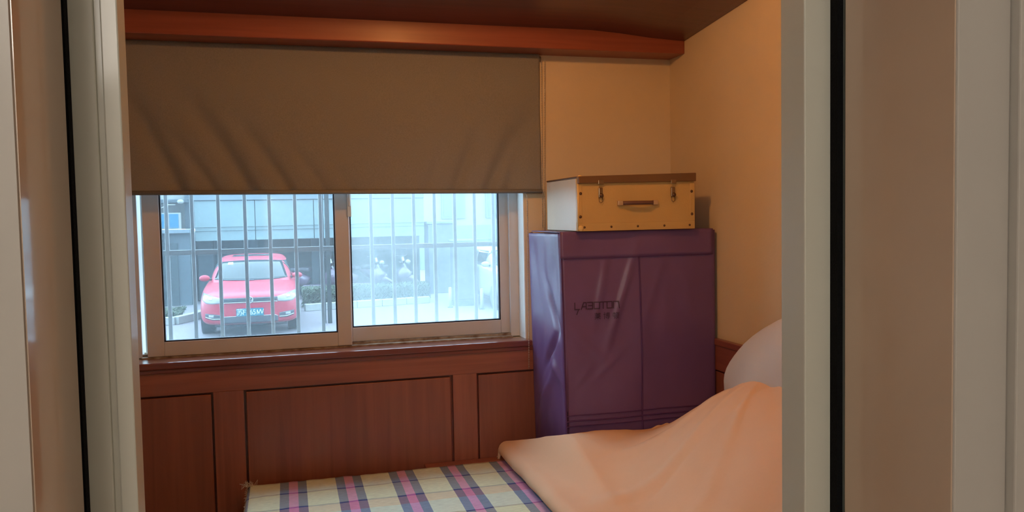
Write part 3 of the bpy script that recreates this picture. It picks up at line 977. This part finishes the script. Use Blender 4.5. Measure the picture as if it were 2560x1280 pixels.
box('edge_band', CX1 - 0.020, CX1 + 0.001, CY0 - 0.003, CY0 + 0.01, CZ0 + 0.032, 1.667, M['case'], sc_, 0.0015)
cyl('piping', (CX0 + 0.003, CY0 - 0.003, CZ0 + 0.002), (CX0 + 0.003, CY0 - 0.003, 1.667), 0.0035, M['case_piping'], sc_, n=10)
for (x, z) in ((1.124, 1.629), (1.122, 1.537), (1.609, 1.633), (1.610, 1.540)):
    ellipsoid('rivet', (x, CY0 - 0.003, z), (0.0062, 0.004, 0.0062), M['rivet'], sc_, 10, 6)
for x in (1.139, 1.253, 1.368, 1.485, 1.599):
    ellipsoid('rivet', (x, CY0 - 0.003, 1.495), (0.0048, 0.0035, 0.0048), M['rivet'], sc_, 10, 6)
for x in (1.208, 1.524):
    l = box('latch', x - 0.009, x + 0.009, CY0 - 0.008, CY0, 1.612, 1.652, M['latch'], sc_, 0.003)
    box('latch_plate', x - 0.012, x + 0.012, CY0 - 0.0125, CY0 - 0.009, 1.664, 1.682, M['latch'], l, 0.002)
    ellipsoid('latch_knob', (x + 0.001, CY0 - 0.012, 1.620), (0.0095, 0.006, 0.009), M['rivet'], l, 12, 8)
    pts = [(x - 0.008, CY0 - 0.006, 1.612), (x - 0.007, CY0 - 0.008, 1.596), (x, CY0 - 0.009, 1.591), (x + 0.007, CY0 - 0.008, 1.596), (x + 0.008, CY0 - 0.006, 1.612)]
    tube('latch_loop', pts, 0.0016, M['latch'], l, 6)
# corner guards, thin pressed metal
for (x, z) in ((CX0 + 0.012, CZ0 + 0.012), (CX0 + 0.012, 1.69)):
    ellipsoid('corner_guard', (x, CY0 - 0.004, z), (0.012, 0.006, 0.012), M['case_piping'], sc_, 12, 8)
hp = []
for k in range(17):
    t = k / 16.0
    hp.append((1.297 + 0.140 * t, CY0 - 0.008 - 0.020 * math.sin(math.pi * t) ** 0.6, 1.589))
bm = bmesh.new()
prev = None
for p in hp:
    q = [bm.verts.new((p[0], p[1] + dy, p[2] + dz)) for dy, dz in ((-0.003, -0.008), (0.003, -0.0075), (0.003, 0.0075), (-0.003, 0.008))]
    if prev:
        for k in range(4):
            bm.faces.new((prev[k], prev[(k + 1) % 4], q[(k + 1) % 4], q[k]))
    else:
        bm.faces.new(q)
    prev = q
bm.faces.new(prev[::-1])
hn = from_bm('handle', bm, M['strap'], sc_, True, label='dark brown leather handle')
for x in (1.291, 1.443):
    box('handle_mount', x - 0.012, x + 0.012, CY0 - 0.014, CY0, 1.579, 1.599, M['handle_end'], sc_, 0.003)

# ================================================================== EXTERIOR
GZ = -0.42
structure(box('ground', -14, 18, FY + 0.24, 40, GZ - 0.3, GZ, M['paving']), 'pale pinkish paved yard outside the window')
structure(boxes('wall_outer', [
    (-8, LX - 0.2, FY + 0.0, FY + 0.24, GZ, 6.5), (WX + 0.2, 9, FY + 0.0, FY + 0.24, GZ, 6.5),
    (LX - 0.2, WX + 0.2, FY + 0.0, FY + 0.24, 2.75, 6.5), (LX - 0.2, WX + 0.2, FY + 0.001, FY + 0.24, GZ, -0.12)], M['plaster']), 'outer wall of the house around the window')
structure(boxes('roof', [(-8, 9, -2.8, FY + 0.24, 6.5, 6.7)], M['plaster']), 'flat roof of the house')

# ------------------------------------------------------------------ security grille
sg = thing('security_grille', (0.2, 3.78, 0.9), 'steel security grille of upright bars outside the window', 'grille')
for x in (-0.600, -0.497, -0.393, -0.285, -0.1745, -0.0705, 0.0395, 0.150, 0.262, 0.376, 0.476, 0.574, 0.671, 0.768, 0.8635, 0.9555, 1.055):
    box('bar', x - 0.008, x + 0.008, 3.770, 3.786, 0.84, 2.34, M['bar'], sg, 0.003)
for z in (0.86, 1.413, 2.31):
    box('rail', -0.66, 1.115, 3.7865, 3.800, z - 0.011, z + 0.011, M['bar'], sg, 0.002)
for x in (-0.645, 1.10):
    for z in (0.86, 1.413, 2.31):
        box('bracket', x - 0.008, x + 0.008, FY + 0.24, 3.7865, z - 0.008, z + 0.008, M['bar'], sg)

# ------------------------------------------------------------------ cars
def subdivided(bm, levels):
    me = bpy.data.meshes.new('hull_cage')
    bm.normal_update()
    bm.to_mesh(me); bm.free()
    o = bpy.data.objects.new('hull_cage', me)
    COL.objects.link(o)
    s = o.modifiers.new('s', 'SUBSURF'); s.levels = levels; s.render_levels = levels
    dg = bpy.context.evaluated_depsgraph_get()
    r = bpy.data.meshes.new_from_object(o.evaluated_get(dg))
    bpy.data.objects.remove(o)
    bpy.data.meshes.remove(me)
    return r

def lerp_tab(tab, v):
    if v <= tab[0][0]:
        return tab[0][1]
    for (a, b), (c, d) in zip(tab, tab[1:]):
        if v <= c:
            return b + (d - b) * (v - a) / (c - a)
    return tab[-1][1]

def build_car(loc, rz, paint, label, group, plate_text):
    root = thing('car', (0, 0, 0), label, 'car', group)
    W = [(0.0, 0.50), (0.03, 0.64), (0.12, 0.76), (0.30, 0.815), (0.7, 0.835), (1.2, 0.84), (3.2, 0.835), (3.7, 0.79), (3.9, 0.70), (3.97, 0.58)]
    T = [(0.0, 0.65), (0.03, 0.685), (0.12, 0.72), (0.30, 0.765), (0.7, 0.83), (1.10, 0.865), (1.6, 0.89), (3.0, 0.92), (3.7, 0.91), (3.9, 0.87), (3.97, 0.80)]
    B = [(0.0, 0.235), (0.05, 0.205), (0.2, 0.19), (3.7, 0.22), (3.97, 0.32)]
    stations = [0.0, 0.03, 0.12, 0.30, 0.50, 0.80, 1.10, 1.6, 2.2, 2.8, 3.3, 3.7, 3.9, 3.97]
    bm = bmesh.new()
    rows = []
    for y in stations:
        w, t, b = lerp_tab(W, y), lerp_tab(T, y), lerp_tab(B, y)
        half = [(0, b), (w * 0.55, b), (w * 0.90, b + 0.01), (w * 0.985, b + 0.09), (w, b + (t - b) * 0.45), (w * 0.985, t - 0.14), (w * 0.93, t - 0.045), (w * 0.78, t - 0.008), (w * 0.40, t + 0.006), (0, t + 0.010)]
        pts = half + [(-x, z) for x, z in half[-2:0:-1]]
        rows.append([bm.verts.new((x, y, z)) for x, z in pts])
    n = len(rows[0])
    for a, b in zip(rows, rows[1:]):
        for k in range(n):
            j = (k + 1) % n
            bm.faces.new((a[k], b[k], b[j], a[j]))
    # end caps as quads between the two halves
    for r, flip in ((rows[0], False), (rows[-1], True)):
        for k in range(n // 2 ):
            q = (r[k], r[k + 1], r[(n - k - 1) % n], r[(n - k) % n])
            q = tuple(dict.fromkeys(q))
            if len(q) > 2:
                bm.faces.new(q[::-1] if flip else q)
    bmesh.ops.recalc_face_normals(bm, faces=bm.faces)
    hull = subdivided(bm, 2)
    bvh_h = BVHTree.FromPolygons([v.co.copy() for v in hull.vertices], [tuple(p.vertices) for p in hull.polygons])
    link_mesh('body', hull, paint, root, True)
    # cabin
    zc = lambda z: 0.88 + (z - 0.96) * 0.80      # low roof line
    lev = [(0.90, 0.98, 3.88, 0.735), (0.98, 1.10, 3.86, 0.725), (1.10, 1.28, 3.80, 0.70), (1.25, 1.52, 3.70, 0.665), (1.36, 1.72, 3.60, 0.63), (1.42, 1.90, 3.50, 0.575), (1.450, 2.10, 3.35, 0.47), (1.458, 2.3, 3.2, 0.25)]
    lev = [(zc(z), a, b, w) for z, a, b, w in lev]
    bm = bmesh.new()
    rows = []
    for z, yf, yr, w in lev:
        bow = 0.16
        half = [(0, yf), (w * 0.45, yf + bow * 0.15), (w * 0.82, yf + bow * 0.65), (w * 0.965, yf + bow * 1.5), (w, yf + bow * 3.2), (w, (yf + yr) / 2), (w, yr - 0.45), (w * 0.95, yr - 0.12), (w * 0.6, yr - 0.01), (0, yr)]
        pts = half + [(-x, y) for x, y in half[-2:0:-1]]
        rows.append([bm.verts.new((x, y, z)) for x, y in pts])
    n = len(rows[0])
    for a, b in zip(rows, rows[1:]):
        for k in range(n):
            j = (k + 1) % n
            bm.faces.new((a[k], a[j], b[j], b[k]))
    for k in range(n // 2):
        r = rows[-1]
        q = tuple(dict.fromkeys((r[k], r[k + 1], r[(n - k - 1) % n], r[(n - k) % n])))
        if len(q) > 2:
            bm.faces.new(q)
    bmesh.ops.recalc_face_normals(bm, faces=bm.faces)
    cabin = subdivided(bm, 2)
    bvh_c = BVHTree.FromPolygons([v.co.copy() for v in cabin.vertices], [tuple(p.vertices) for p in cabin.polygons])
    link_mesh('roof', cabin, paint, root, True)

    def fy(bvh, x, z):
        h = bvh.ray_cast(Vector((x, -2, z)), Vector((0, 1, 0)))
        return h[0].y if h[0] is not None else None

    def decal(name, top, bot, mt, bvh=bvh_h, off=0.006, nu=16, nv=5, parent=root, smooth=True, label=None):
        """patch following the body: top / bottom are polylines [(x, z)...] with matching ends"""
        def sample(pl, t):
            L_ = [0]
            for a, b in zip(pl, pl[1:]):
                L_.append(L_[-1] + math.hypot(b[0] - a[0], b[1] - a[1]))
            s = t * L_[-1]
            for k in range(len(pl) - 1):
                if s <= L_[k + 1] + 1e-9:
                    f = (s - L_[k]) / max(1e-9, L_[k + 1] - L_[k])
                    return (pl[k][0] + (pl[k + 1][0] - pl[k][0]) * f, pl[k][1] + (pl[k + 1][1] - pl[k][1]) * f)
            return pl[-1]
        G = []
        last = 0.0
        for i in range(nu + 1):
            a, b = sample(top, i / nu), sample(bot, i / nu)
            row = []
            for j in range(nv + 1):
                f = j / nv
                x, z = a[0] + (b[0] - a[0]) * f, a[1] + (b[1] - a[1]) * f
                y = fy(bvh, x, z)
                if y is None:
                    y = last
                last = y
                row.append((x, y - off, z))
            G.append(row)
        return grid_mesh(name, G, mt, parent, smooth, label=label, thick=0.004)

    # front: grille, badge, headlights, bumper
    gr = decal('grille', [(-0.45, 0.660), (0.45, 0.660)], [(-0.44, 0.590), (0.44, 0.590)], M['car_black'], off=0.006)
    for z in (0.640, 0.615):
        decal('grille_slat', [(-0.44, z + 0.004), (0.44, z + 0.004)], [(-0.44, z - 0.004), (0.44, z - 0.004)], M['car_black'], off=0.014, nv=1, parent=gr)
    decal('chrome_strip', [(-0.45, 0.590), (0.45, 0.590)], [(-0.45, 0.576), (0.45, 0.576)], M['chrome'], off=0.012, nv=1)
    # round badge: ring with V over W
    by = fy(bvh_h, 0, 0.625) - 0.016
    bm = bmesh.new()
    bm_tube(bm, [(0.052 * math.cos(a), by, 0.622 + 0.052 * math.sin(a)) for a in [2 * math.pi * k / 24 for k in range(25)]], 0.008, 6)
    for x0, z0, x1, z1 in ((-0.022, 0.045, 0, 0.006), (0.022, 0.045, 0, 0.006), (-0.046, 0.016, -0.020, -0.044), (-0.020, -0.044, 0, -0.004), (0, -0.004, 0.020, -0.044), (0.020, -0.044, 0.046, 0.016)):
        bm_tube(bm, [(x0, by, 0.622 + z0), (x1, by, 0.622 + z1)], 0.006, 5)
    from_bm('badge', bm, M['chrome'], root, True, label='round chrome badge')
    cyl('badge_disc', (0, by + 0.012, 0.622), (0, by + 0.002, 0.622), 0.05, M['car_black'], root, n=24)
    for s in (-1, 1):
        tp = [(s * 0.45, 0.664), (s * 0.58, 0.695), (s * 0.70, 0.728), (s * 0.775, 0.738)]
        bt = [(s * 0.455, 0.583), (s * 0.58, 0.572), (s * 0.70, 0.580), (s * 0.775, 0.635)]
        hl = decal('headlight', tp, bt, M['lens'], off=0.008)
        decal('headlight_bowl', [(s * 0.60, 0.685), (s * 0.66, 0.70)], [(s * 0.60, 0.635), (s * 0.66, 0.64)], M['chrome'], off=0.014, nu=4, nv=4, parent=hl)
        # fog lamp recess with chrome blade
        ft = [(s * 0.475, 0.385), (s * 0.60, 0.405), (s * 0.72, 0.415)]
        fb = [(s * 0.475, 0.300), (s * 0.60, 0.300), (s * 0.72, 0.335)]
        fg = decal('fog_lamp_recess', ft, fb, M['car_black'], off=0.006)
        decal('chrome_blade', [(s * 0.475, 0.325), (s * 0.60, 0.328), (s * 0.72, 0.360)], [(s * 0.475, 0.312), (s * 0.60, 0.313), (s * 0.72, 0.344)], M['chrome'], off=0.014, nv=1, parent=fg)
        decal('fog_lamp', [(s * 0.58, 0.385), (s * 0.66, 0.39)], [(s * 0.58, 0.34), (s * 0.66, 0.345)], M['lens'], off=0.012, nu=4, nv=3, parent=fg)
        # mirrors
        mr = ellipsoid('mirror', (s * 0.815, 1.36, 0.925), (0.095, 0.06, 0.058), paint, root, 14, 10)
        tube('mirror_arm', [(s * 0.70, 1.40, 0.895), (s * 0.78, 1.37, 0.91)], 0.022, M['car_black'], mr, 8)
        # side windows
        def side_patch(nm, ys, zt, zb):
            G = []
            for i in range(13):
                y = ys[0] + (ys[1] - ys[0]) * i / 12
                row = []
                for j in range(6):
                    z = zb + (zt - zb) * j / 5
                    h = bvh_c.ray_cast(Vector((s * 2, y + (z - zb) * 0.25, z)), Vector((-s, 0, 0)))
                    if h[0] is None:
                        continue
                    row.append((h[0].x + s * 0.005, h[0].y, h[0].z))
                if len(row) == 6:
                    G.append(row)
            grid_mesh(nm, G, M['car_glass'], root, True, thick=0.004)
        side_patch('side_window', (1.62, 2.40), zc(1.34), zc(0.99))
        side_patch('side_window', (2.47, 3.20), zc(1.34), zc(1.00))
        # wheels
        for wy in (0.78, 3.25):
            wh = cyl('wheel', (s * 0.615, wy, 0.30), (s * 0.825, wy, 0.30), 0.30, M['tyre'], root, n=28)
            cyl('rim', (s * 0.826, wy, 0.30), (s * 0.832, wy, 0.30), 0.20, M['chrome'], wh, n=20)
    decal('bumper_intake', [(-0.455, 0.325), (-0.40, 0.345), (0.40, 0.345), (0.455, 0.325)], [(-0.455, 0.245), (-0.40, 0.240), (0.40, 0.240), (0.455, 0.245)], M['car_black'], off=0.007)
    decal('intake_strip', [(-0.455, 0.338), (-0.40, 0.357), (0.40, 0.357), (0.455, 0.338)], [(-0.455, 0.328), (-0.40, 0.346), (0.40, 0.346), (0.455, 0.328)], M['chrome'], off=0.013, nv=1)
    # number plate
    py = fy(bvh_h, 0, 0.42) - 0.02
    pl = box('number_plate', -0.22, 0.22, py, py + 0.012, 0.352, 0.482, M['plate'], root, 0.003, label='blue number plate')
    if plate_text:
        for chx, cx in plate_text:
            me = text_mesh(chx, 0.125)
            for v in me.vertices:
                v.co = Vector((v.co.x * 0.9 + cx, py - 0.002, v.co.y + 0.414))
            link_mesh('plate_character', me, M['plate_text'], pl)
    # windscreen, wipers, sticker
    ws = decal('windscreen', [(-0.545, zc(1.345)), (-0.3, zc(1.368)), (0, zc(1.376)), (0.3, zc(1.368)), (0.545, zc(1.345))], [(-0.64, zc(0.985)), (-0.4, zc(0.965)), (0, zc(0.958)), (0.4, zc(0.965)), (0.64, zc(0.985))], M['car_glass'], bvh=bvh_c, off=0.006, nu=24, nv=10)
    decal('sticker', [(-0.42, zc(1.335)), (-0.33, zc(1.340))], [(-0.42, zc(1.285)), (-0.33, zc(1.290))], M['sticker'], bvh=bvh_c, off=0.014, nu=2, nv=2, parent=ws)
    decal('wiper', [(-0.55, zc(0.990)), (0.05, zc(0.975))], [(-0.55, zc(0.975)), (0.05, zc(0.960))], M['car_black'], bvh=bvh_c, off=0.02, nv=1)
    decal('wiper', [(0.0, zc(1.0)), (0.50, zc(0.99))], [(0.0, zc(0.985)), (0.50, zc(0.975))], M['car_black'], bvh=bvh_c, off=0.02, nv=1)
    # bonnet shut line, dark under-bumper and sunroof
    decal('under_lip', [(-0.62, 0.232), (0.62, 0.232)], [(-0.60, 0.205), (0.60, 0.205)], M['car_black'], off=0.004, nv=1)
    box('underbody', -0.60, 0.60, 0.35, 3.6, 0.14, 0.24, M['car_black'], root, 0.01)
    G = []
    for i in range(9):
        x = -0.36 + 0.72 * i / 8
        row = []
        for j in range(5):
            y = 2.15 + 0.5 * j / 4
            h = bvh_c.ray_cast(Vector((x, y, 3)), Vector((0, 0, -1)))
            row.append((x, y, h[0].z + 0.006))
        G.append(row)
    grid_mesh('sunroof', G, M['car_glass'], root, True, thick=0.004)
    root.location = loc
    root.rotation_euler = (0, 0, rz)
    return root

build_car((-0.635, 14.35, GZ), math.radians(0.5), M['red_paint'], 'red hatchback parked facing the window, seen through the left pane', 'cars parked outside', [('苏', -0.165), ('F', -0.095), ('6', 0.02), ('5', 0.07), ('1', 0.115), ('W', 0.168)])
build_car((4.95, 15.6, GZ), math.radians(2.0), M['white_paint'], 'white car at the right edge of the hazy right pane', 'cars parked outside', None)

# ------------------------------------------------------------------ building across the yard
bl = thing('building', (0.5, 21.5, GZ), 'pale panelled building across the yard behind the red car', 'building')
# dark recessed lower storey
box('lower_wall', -2.15, 3.40, 21.5, 22.0, GZ, 1.2, M['base_wall'], bl)
# upper storey fascia: single panels with seams between them
xs_ = [-2.10, -0.72, 0.66, 2.04, 3.40]
for a, b in zip(xs_, xs_[1:]):
    box('panel', a + 0.008, b - 0.008, 20.6, 20.7, 1.065, 2.02, M['facade'], bl, 0.006)
box('panel_backing', -2.10, 3.40, 20.7, 22.0, 1.2, 4.6, M['seam'], bl)
box('upper_band', -2.12, 3.40, 20.56, 20.70, 2.03, 2.75, M['band'], bl, 0.01)
box('upper_wall', -2.12, 3.40, 20.6, 20.70, 2.75, 4.6, M['facade'], bl, 0.01)
for z in (1.30, 1.385):
    cyl('cable', (-2.10, 20.57, z), (3.40, 20.57, z + 0.02), 0.007, M['seam'], bl, n=6)
box('grey_pier', -2.1, -1.75, 21.2, 21.5, GZ, 1.065, M['grey_wall'], bl)
for k in range(3):
    x = -0.9 + k * 1.5
    box('pier', x, x + 0.18, 21.35, 21.5, GZ, 1.065, M['grey_wall'], bl)
# left wing with the blue window
bw = thing('outbuilding', (-3.1, 20.5, GZ), 'blue-grey outbuilding at the far left with a small blue window', 'building')
box('lower_wall', -4.6, -2.18, 20.3, 21.9, GZ, 1.27, M['grey_wall'], bw, label='blue-grey lower wall')
box('ledge', -4.6, -2.16, 20.15, 20.4, 1.27, 1.36, M['band'], bw, 0.01)
box('upper_wall', -4.6, -2.30, 21.0, 21.9, 1.36, 1.98, M['facade_white'], bw)
box('side_wall', -2.30, -2.18, 20.6, 21.9, 1.36, 4.0, M['grey_wall'], bw)  # end wall in the same blue-grey as the lower wall
box('eave', -4.6, -2.20, 20.2, 21.9, 1.98, 2.06, M['grey_wall'], bw, 0.01)
box('upper_storey', -4.6, -2.2, 20.9, 21.9, 2.06, 4.0, M['facade_white'], bw)
wf = box('window', -2.85, -2.36, 20.30, 20.42, 1.365, 1.75, M['facade_white'], bw, 0.01, label='white framed window')
box('pane', -2.82, -2.63, 20.28, 20.30, 1.40, 1.72, M['blue_pane'], wf)
box('pane', -2.60, -2.41, 20.28, 20.30, 1.40, 1.72, M['blue_pane'], wf)
box('door', -3.0, -2.45, 20.26, 20.30, GZ, 1.05, M['base_wall'], bw, 0.01)
tube('conduit', [(-3.0, 20.18, 1.84), (-2.75, 20.17, 1.86), (-2.60, 20.17, 1.93), (-2.45, 20.17, 1.93)], 0.012, M['facade_white'], bw, 8)
wl = thing('wall_light', (-2.32, 20.2, 2.0), 'white bulkhead light under the outbuilding eave', 'light')
ellipsoid('housing', (-2.33, 20.12, 2.0), (0.075, 0.07, 0.055), M['facade_white'], wl, 12, 8)
cyl('mount', (-2.33, 20.12, 2.0), (-2.33, 20.205, 2.02), 0.03, M['post'], wl)
# far right: white building and lavender gate wall
bf = thing('white_building', (6, 30, GZ), 'bright white building far behind the hazy right pane', 'building')
box('wall', 4.3, 12.0, 30.0, 34.0, GZ, 7.0, M['facade_white'], bf)
box('cornice', 4.3, 12.0, 29.8, 30.0, 2.75, 2.95, M['band'], bf, 0.01)
box('plinth', 4.3, 12.0, 29.9, 30.0, GZ, 1.2, M['facade'], bf, 0.01)
for k in range(4):
    f = box('window', 5.6 + k * 1.7, 6.5 + k * 1.7, 29.93, 30.0, 1.45, 2.5, M['facade'], bf, 0.01)
    box('pane', 5.68 + k * 1.7, 6.42 + k * 1.7, 29.91, 29.93, 1.52, 2.43, M['band'], f)
gw = thing('gate_wall', (3.95, 20.8, GZ), 'lavender-grey gate wall right of the panelled building', 'wall')
box('pier', 3.48, 4.15, 20.5, 21.2, GZ, 1.36, M['cabinet'], gw, 0.02)
box('pier_cap', 3.44, 4.19, 20.46, 21.24, 1.36, 1.42, M['band'], gw, 0.01)
box('wall_run', 4.15, 7.5, 20.7, 20.9, GZ, 0.95, M['band'], gw, 0.01)
ec = thing('utility_cabinet', (3.75, 17.6, GZ), 'grey-blue utility cabinet between the gate wall and the white car', 'cabinet')
box('body', 3.52, 3.98, 17.4, 17.9, GZ + 0.08, 0.98, M['cabinet'], ec, 0.015)
box('plinth', 3.48, 4.02, 17.36, 17.94, GZ, GZ + 0.08, M['grey_wall'], ec, 0.01)
box('door', 3.55, 3.95, 17.385, 17.40, GZ + 0.14, 0.92, M['cabinet'], ec, 0.006)
box('roof', 3.49, 4.01, 17.36, 17.94, 0.98, 1.02, M['band'], ec, 0.01)
for k, (x, y, lab) in enumerate(((3.36, 17.2, 'short white bollard at the left foot of the utility cabinet'), (3.92, 16.6, 'short white bollard in front of the white car'))):
    b = thing('bollard', (x, y, GZ), lab, 'bollard', 'white bollards')
    cyl('post', (x, y, GZ), (x, y, GZ + 0.42), 0.035, M['kerb'], b)
    ellipsoid('cap', (x, y, GZ + 0.42), (0.037, 0.037, 0.02), M['kerb'], b, 12, 6)
    cyl('foot', (x, y, GZ), (x, y, GZ + 0.02), 0.06, M['grey_wall'], b)

# ------------------------------------------------------------------ twin post right of the car
tp = thing('twin_post', (0.69, 15.6, GZ), 'grey twin steel post standing right of the red car', 'post')
box('post', 0.592, 0.672, 15.56, 15.64, GZ, 4.2, M['post'], tp, 0.006)
box('post', 0.700, 0.778, 15.56, 15.64, GZ, 4.2, M['post'], tp, 0.006)
for z in (0.9, 2.1, 3.6):
    box('tie_plate', 0.592, 0.778, 15.64, 15.655, z, z + 0.12, M['post'], tp)

# ------------------------------------------------------------------ kerbs: single stones in a row
def kerb_run(label, pts, h=0.15, w=0.14, n_each=None):
    k_ = thing('kerb', (pts[0][0], pts[0][1], GZ), label, 'kerb')
    for a, b in zip(pts, pts[1:]):
        a, b = Vector((a[0], a[1], 0)), Vector((b[0], b[1], 0))
        L_ = (b - a).length
        n = max(1, round(L_ / 0.6))
        d = (b - a) / n
        ang = math.atan2(d.y, d.x)
        for k in range(n):
            c = a + d * (k + 0.5)
            bm = bmesh.new()
            bm_box(bm, -d.length / 2 + 0.006, d.length / 2 - 0.006, -w / 2, w / 2, 0, h, 0.012)
            bmesh.ops.transform(bm, matrix=Matrix.Translation((c.x, c.y, GZ)) @ Matrix.Rotation(ang, 4, 'Z'), verts=bm.verts)
            from_bm('kerb_stone', bm, M['kerb'], k_)
    return k_
kerb_run('white kerb stones edging the hedge right of the red car', [(0.32, 17.85), (3.1, 18.35)])
kerb_run('white kerb stones curving round the shrub left of the red car', [(-3.8, 16.5), (-2.10, 16.6), (-1.82, 17.2), (-1.60, 18.0)])
kerb_run('low front kerb stones at the left edge of the yard', [(-3.4, 15.2), (-2.35, 15.25)], 0.06, 0.1)

# ------------------------------------------------------------------ hedges
def hedge(name, label, x0, x1, y0, y1, h, count, seed, cat='hedge', slope=0.0):
    rnd = random.Random(seed)
    t = thing(name, ((x0 + x1) / 2, (y0 + y1) / 2, GZ), label, cat)
    bm = bmesh.new()
    bm_box(bm, x0 + 0.06, x1 - 0.06, y0 + 0.06, y1 - 0.06, GZ, GZ + h * 0.8, 0.06)
    from_bm('core', bm, M['soil'], t, True)
    bm = bmesh.new()
    for _ in range(count):
        f = rnd.random()
        x = rnd.uniform(x0, x1)
        y = rnd.uniform(y0, y1)
        z = GZ + h * (rnd.uniform(0.75, 1.03))
        if f < 0.55:
            y = y0 + rnd.uniform(-0.03, 0.06); z = GZ + rnd.uniform(0.02, h)
        s = rnd.uniform(0.02, 0.045)
        n = Vector((rnd.uniform(-1, 1), rnd.uniform(-1, 0.4), rnd.uniform(0, 1))).normalized()
        u = n.orthogonal().normalized()
        v = n.cross(u)
        c = Vector((x, y, z))
        q = [bm.verts.new(c + u * s * 1.6), bm.verts.new(c + v * s * 0.6 + n * s * .2), bm.verts.new(c - u * s * 1.6), bm.verts.new(c - v * s * 0.6 + n * s * .2)]
        bm.faces.new(q)
    lf = from_bm('leaves', bm, M['leaf'], t)
    lf['kind'] = 'stuff'
    return t
hedge('hedge', 'low clipped green hedge behind the kerb right of the red car', 0.30, 3.15, 18.5, 19.3, 0.40, 5200, 3)
hedge('shrub', 'low pale green shrub inside the curved kerb left of the red car', -3.4, -2.05, 16.9, 18.0, 0.20, 2600, 4, 'shrub')

# ------------------------------------------------------------------ parked scooters behind the hedge
def scooter(loc, rz, label):
    r = thing('scooter', (0, 0, 0), label, 'scooter', 'scooters parked behind the hedge')
    for y in (-0.62, 0.62):
        w = cyl('wheel', (-0.05, y, 0.22), (0.05, y, 0.22), 0.22, M['tyre'], r, n=20)
        cyl('rim', (-0.054, y, 0.22), (0.054, y, 0.22), 0.12, M['scooter_trim'], w, n=16)
    # bodywork: rear fairing, foot board, leg shield
    tube('rear_fairing', [(0, 0.15, 0.42), (0, 0.45, 0.55), (0, 0.85, 0.66)], [0.14, 0.17, 0.06], M['scooter'], r, 12)
    box('foot_board', -0.15, 0.15, -0.35, 0.25, 0.28, 0.36, M['scooter'], r, 0.02)
    tube('leg_shield', [(0, -0.38, 0.36), (0, -0.46, 0.62), (0, -0.42, 0.88)], [0.15, 0.19, 0.12], M['scooter'], r, 12)
    tube('fork', [(0, -0.62, 0.24), (0, -0.50, 0.60), (0, -0.40, 0.98)], 0.03, M['scooter_trim'], r, 8)
    tube('front_mudguard', [(0, -0.85, 0.36), (0, -0.66, 0.47), (0, -0.45, 0.40)], [0.03, 0.07, 0.04], M['scooter'], r, 10)
    box('seat', -0.13, 0.13, 0.08, 0.78, 0.68, 0.78, M['scooter_seat'], r, 0.035)
    hb = tube('handlebar', [(-0.32, -0.33, 1.02), (-0.1, -0.40, 1.0), (0.1, -0.40, 1.0), (0.32, -0.33, 1.02)], 0.018, M['scooter_seat'], r, 8)
    for s in (-1, 1):
        m = ellipsoid('mirror', (s * 0.30, -0.36, 1.24), (0.065, 0.02, 0.045), M['scooter_trim'], hb, 10, 8)
        tube('mirror_stem', [(s * 0.22, -0.36, 1.02), (s * 0.28, -0.36, 1.22)], 0.008, M['scooter_seat'], hb, 6)
    ellipsoid('headlight', (0, -0.56, 0.86), (0.08, 0.06, 0.06), M['lens'], r, 12, 8)
    r.location = loc
    r.rotation_euler = (0, 0, rz)
    return r
scooter((0.62, 20.4, GZ), math.radians(72), 'dark plum scooter parked between the red car and the twin post')
scooter((1.75, 20.35, GZ), math.radians(60), 'dark scooter dimly seen at the left of the hazy right pane')
scooter((2.45, 20.45, GZ), math.radians(50), 'dark scooter dimly seen near the middle of the hazy right pane')
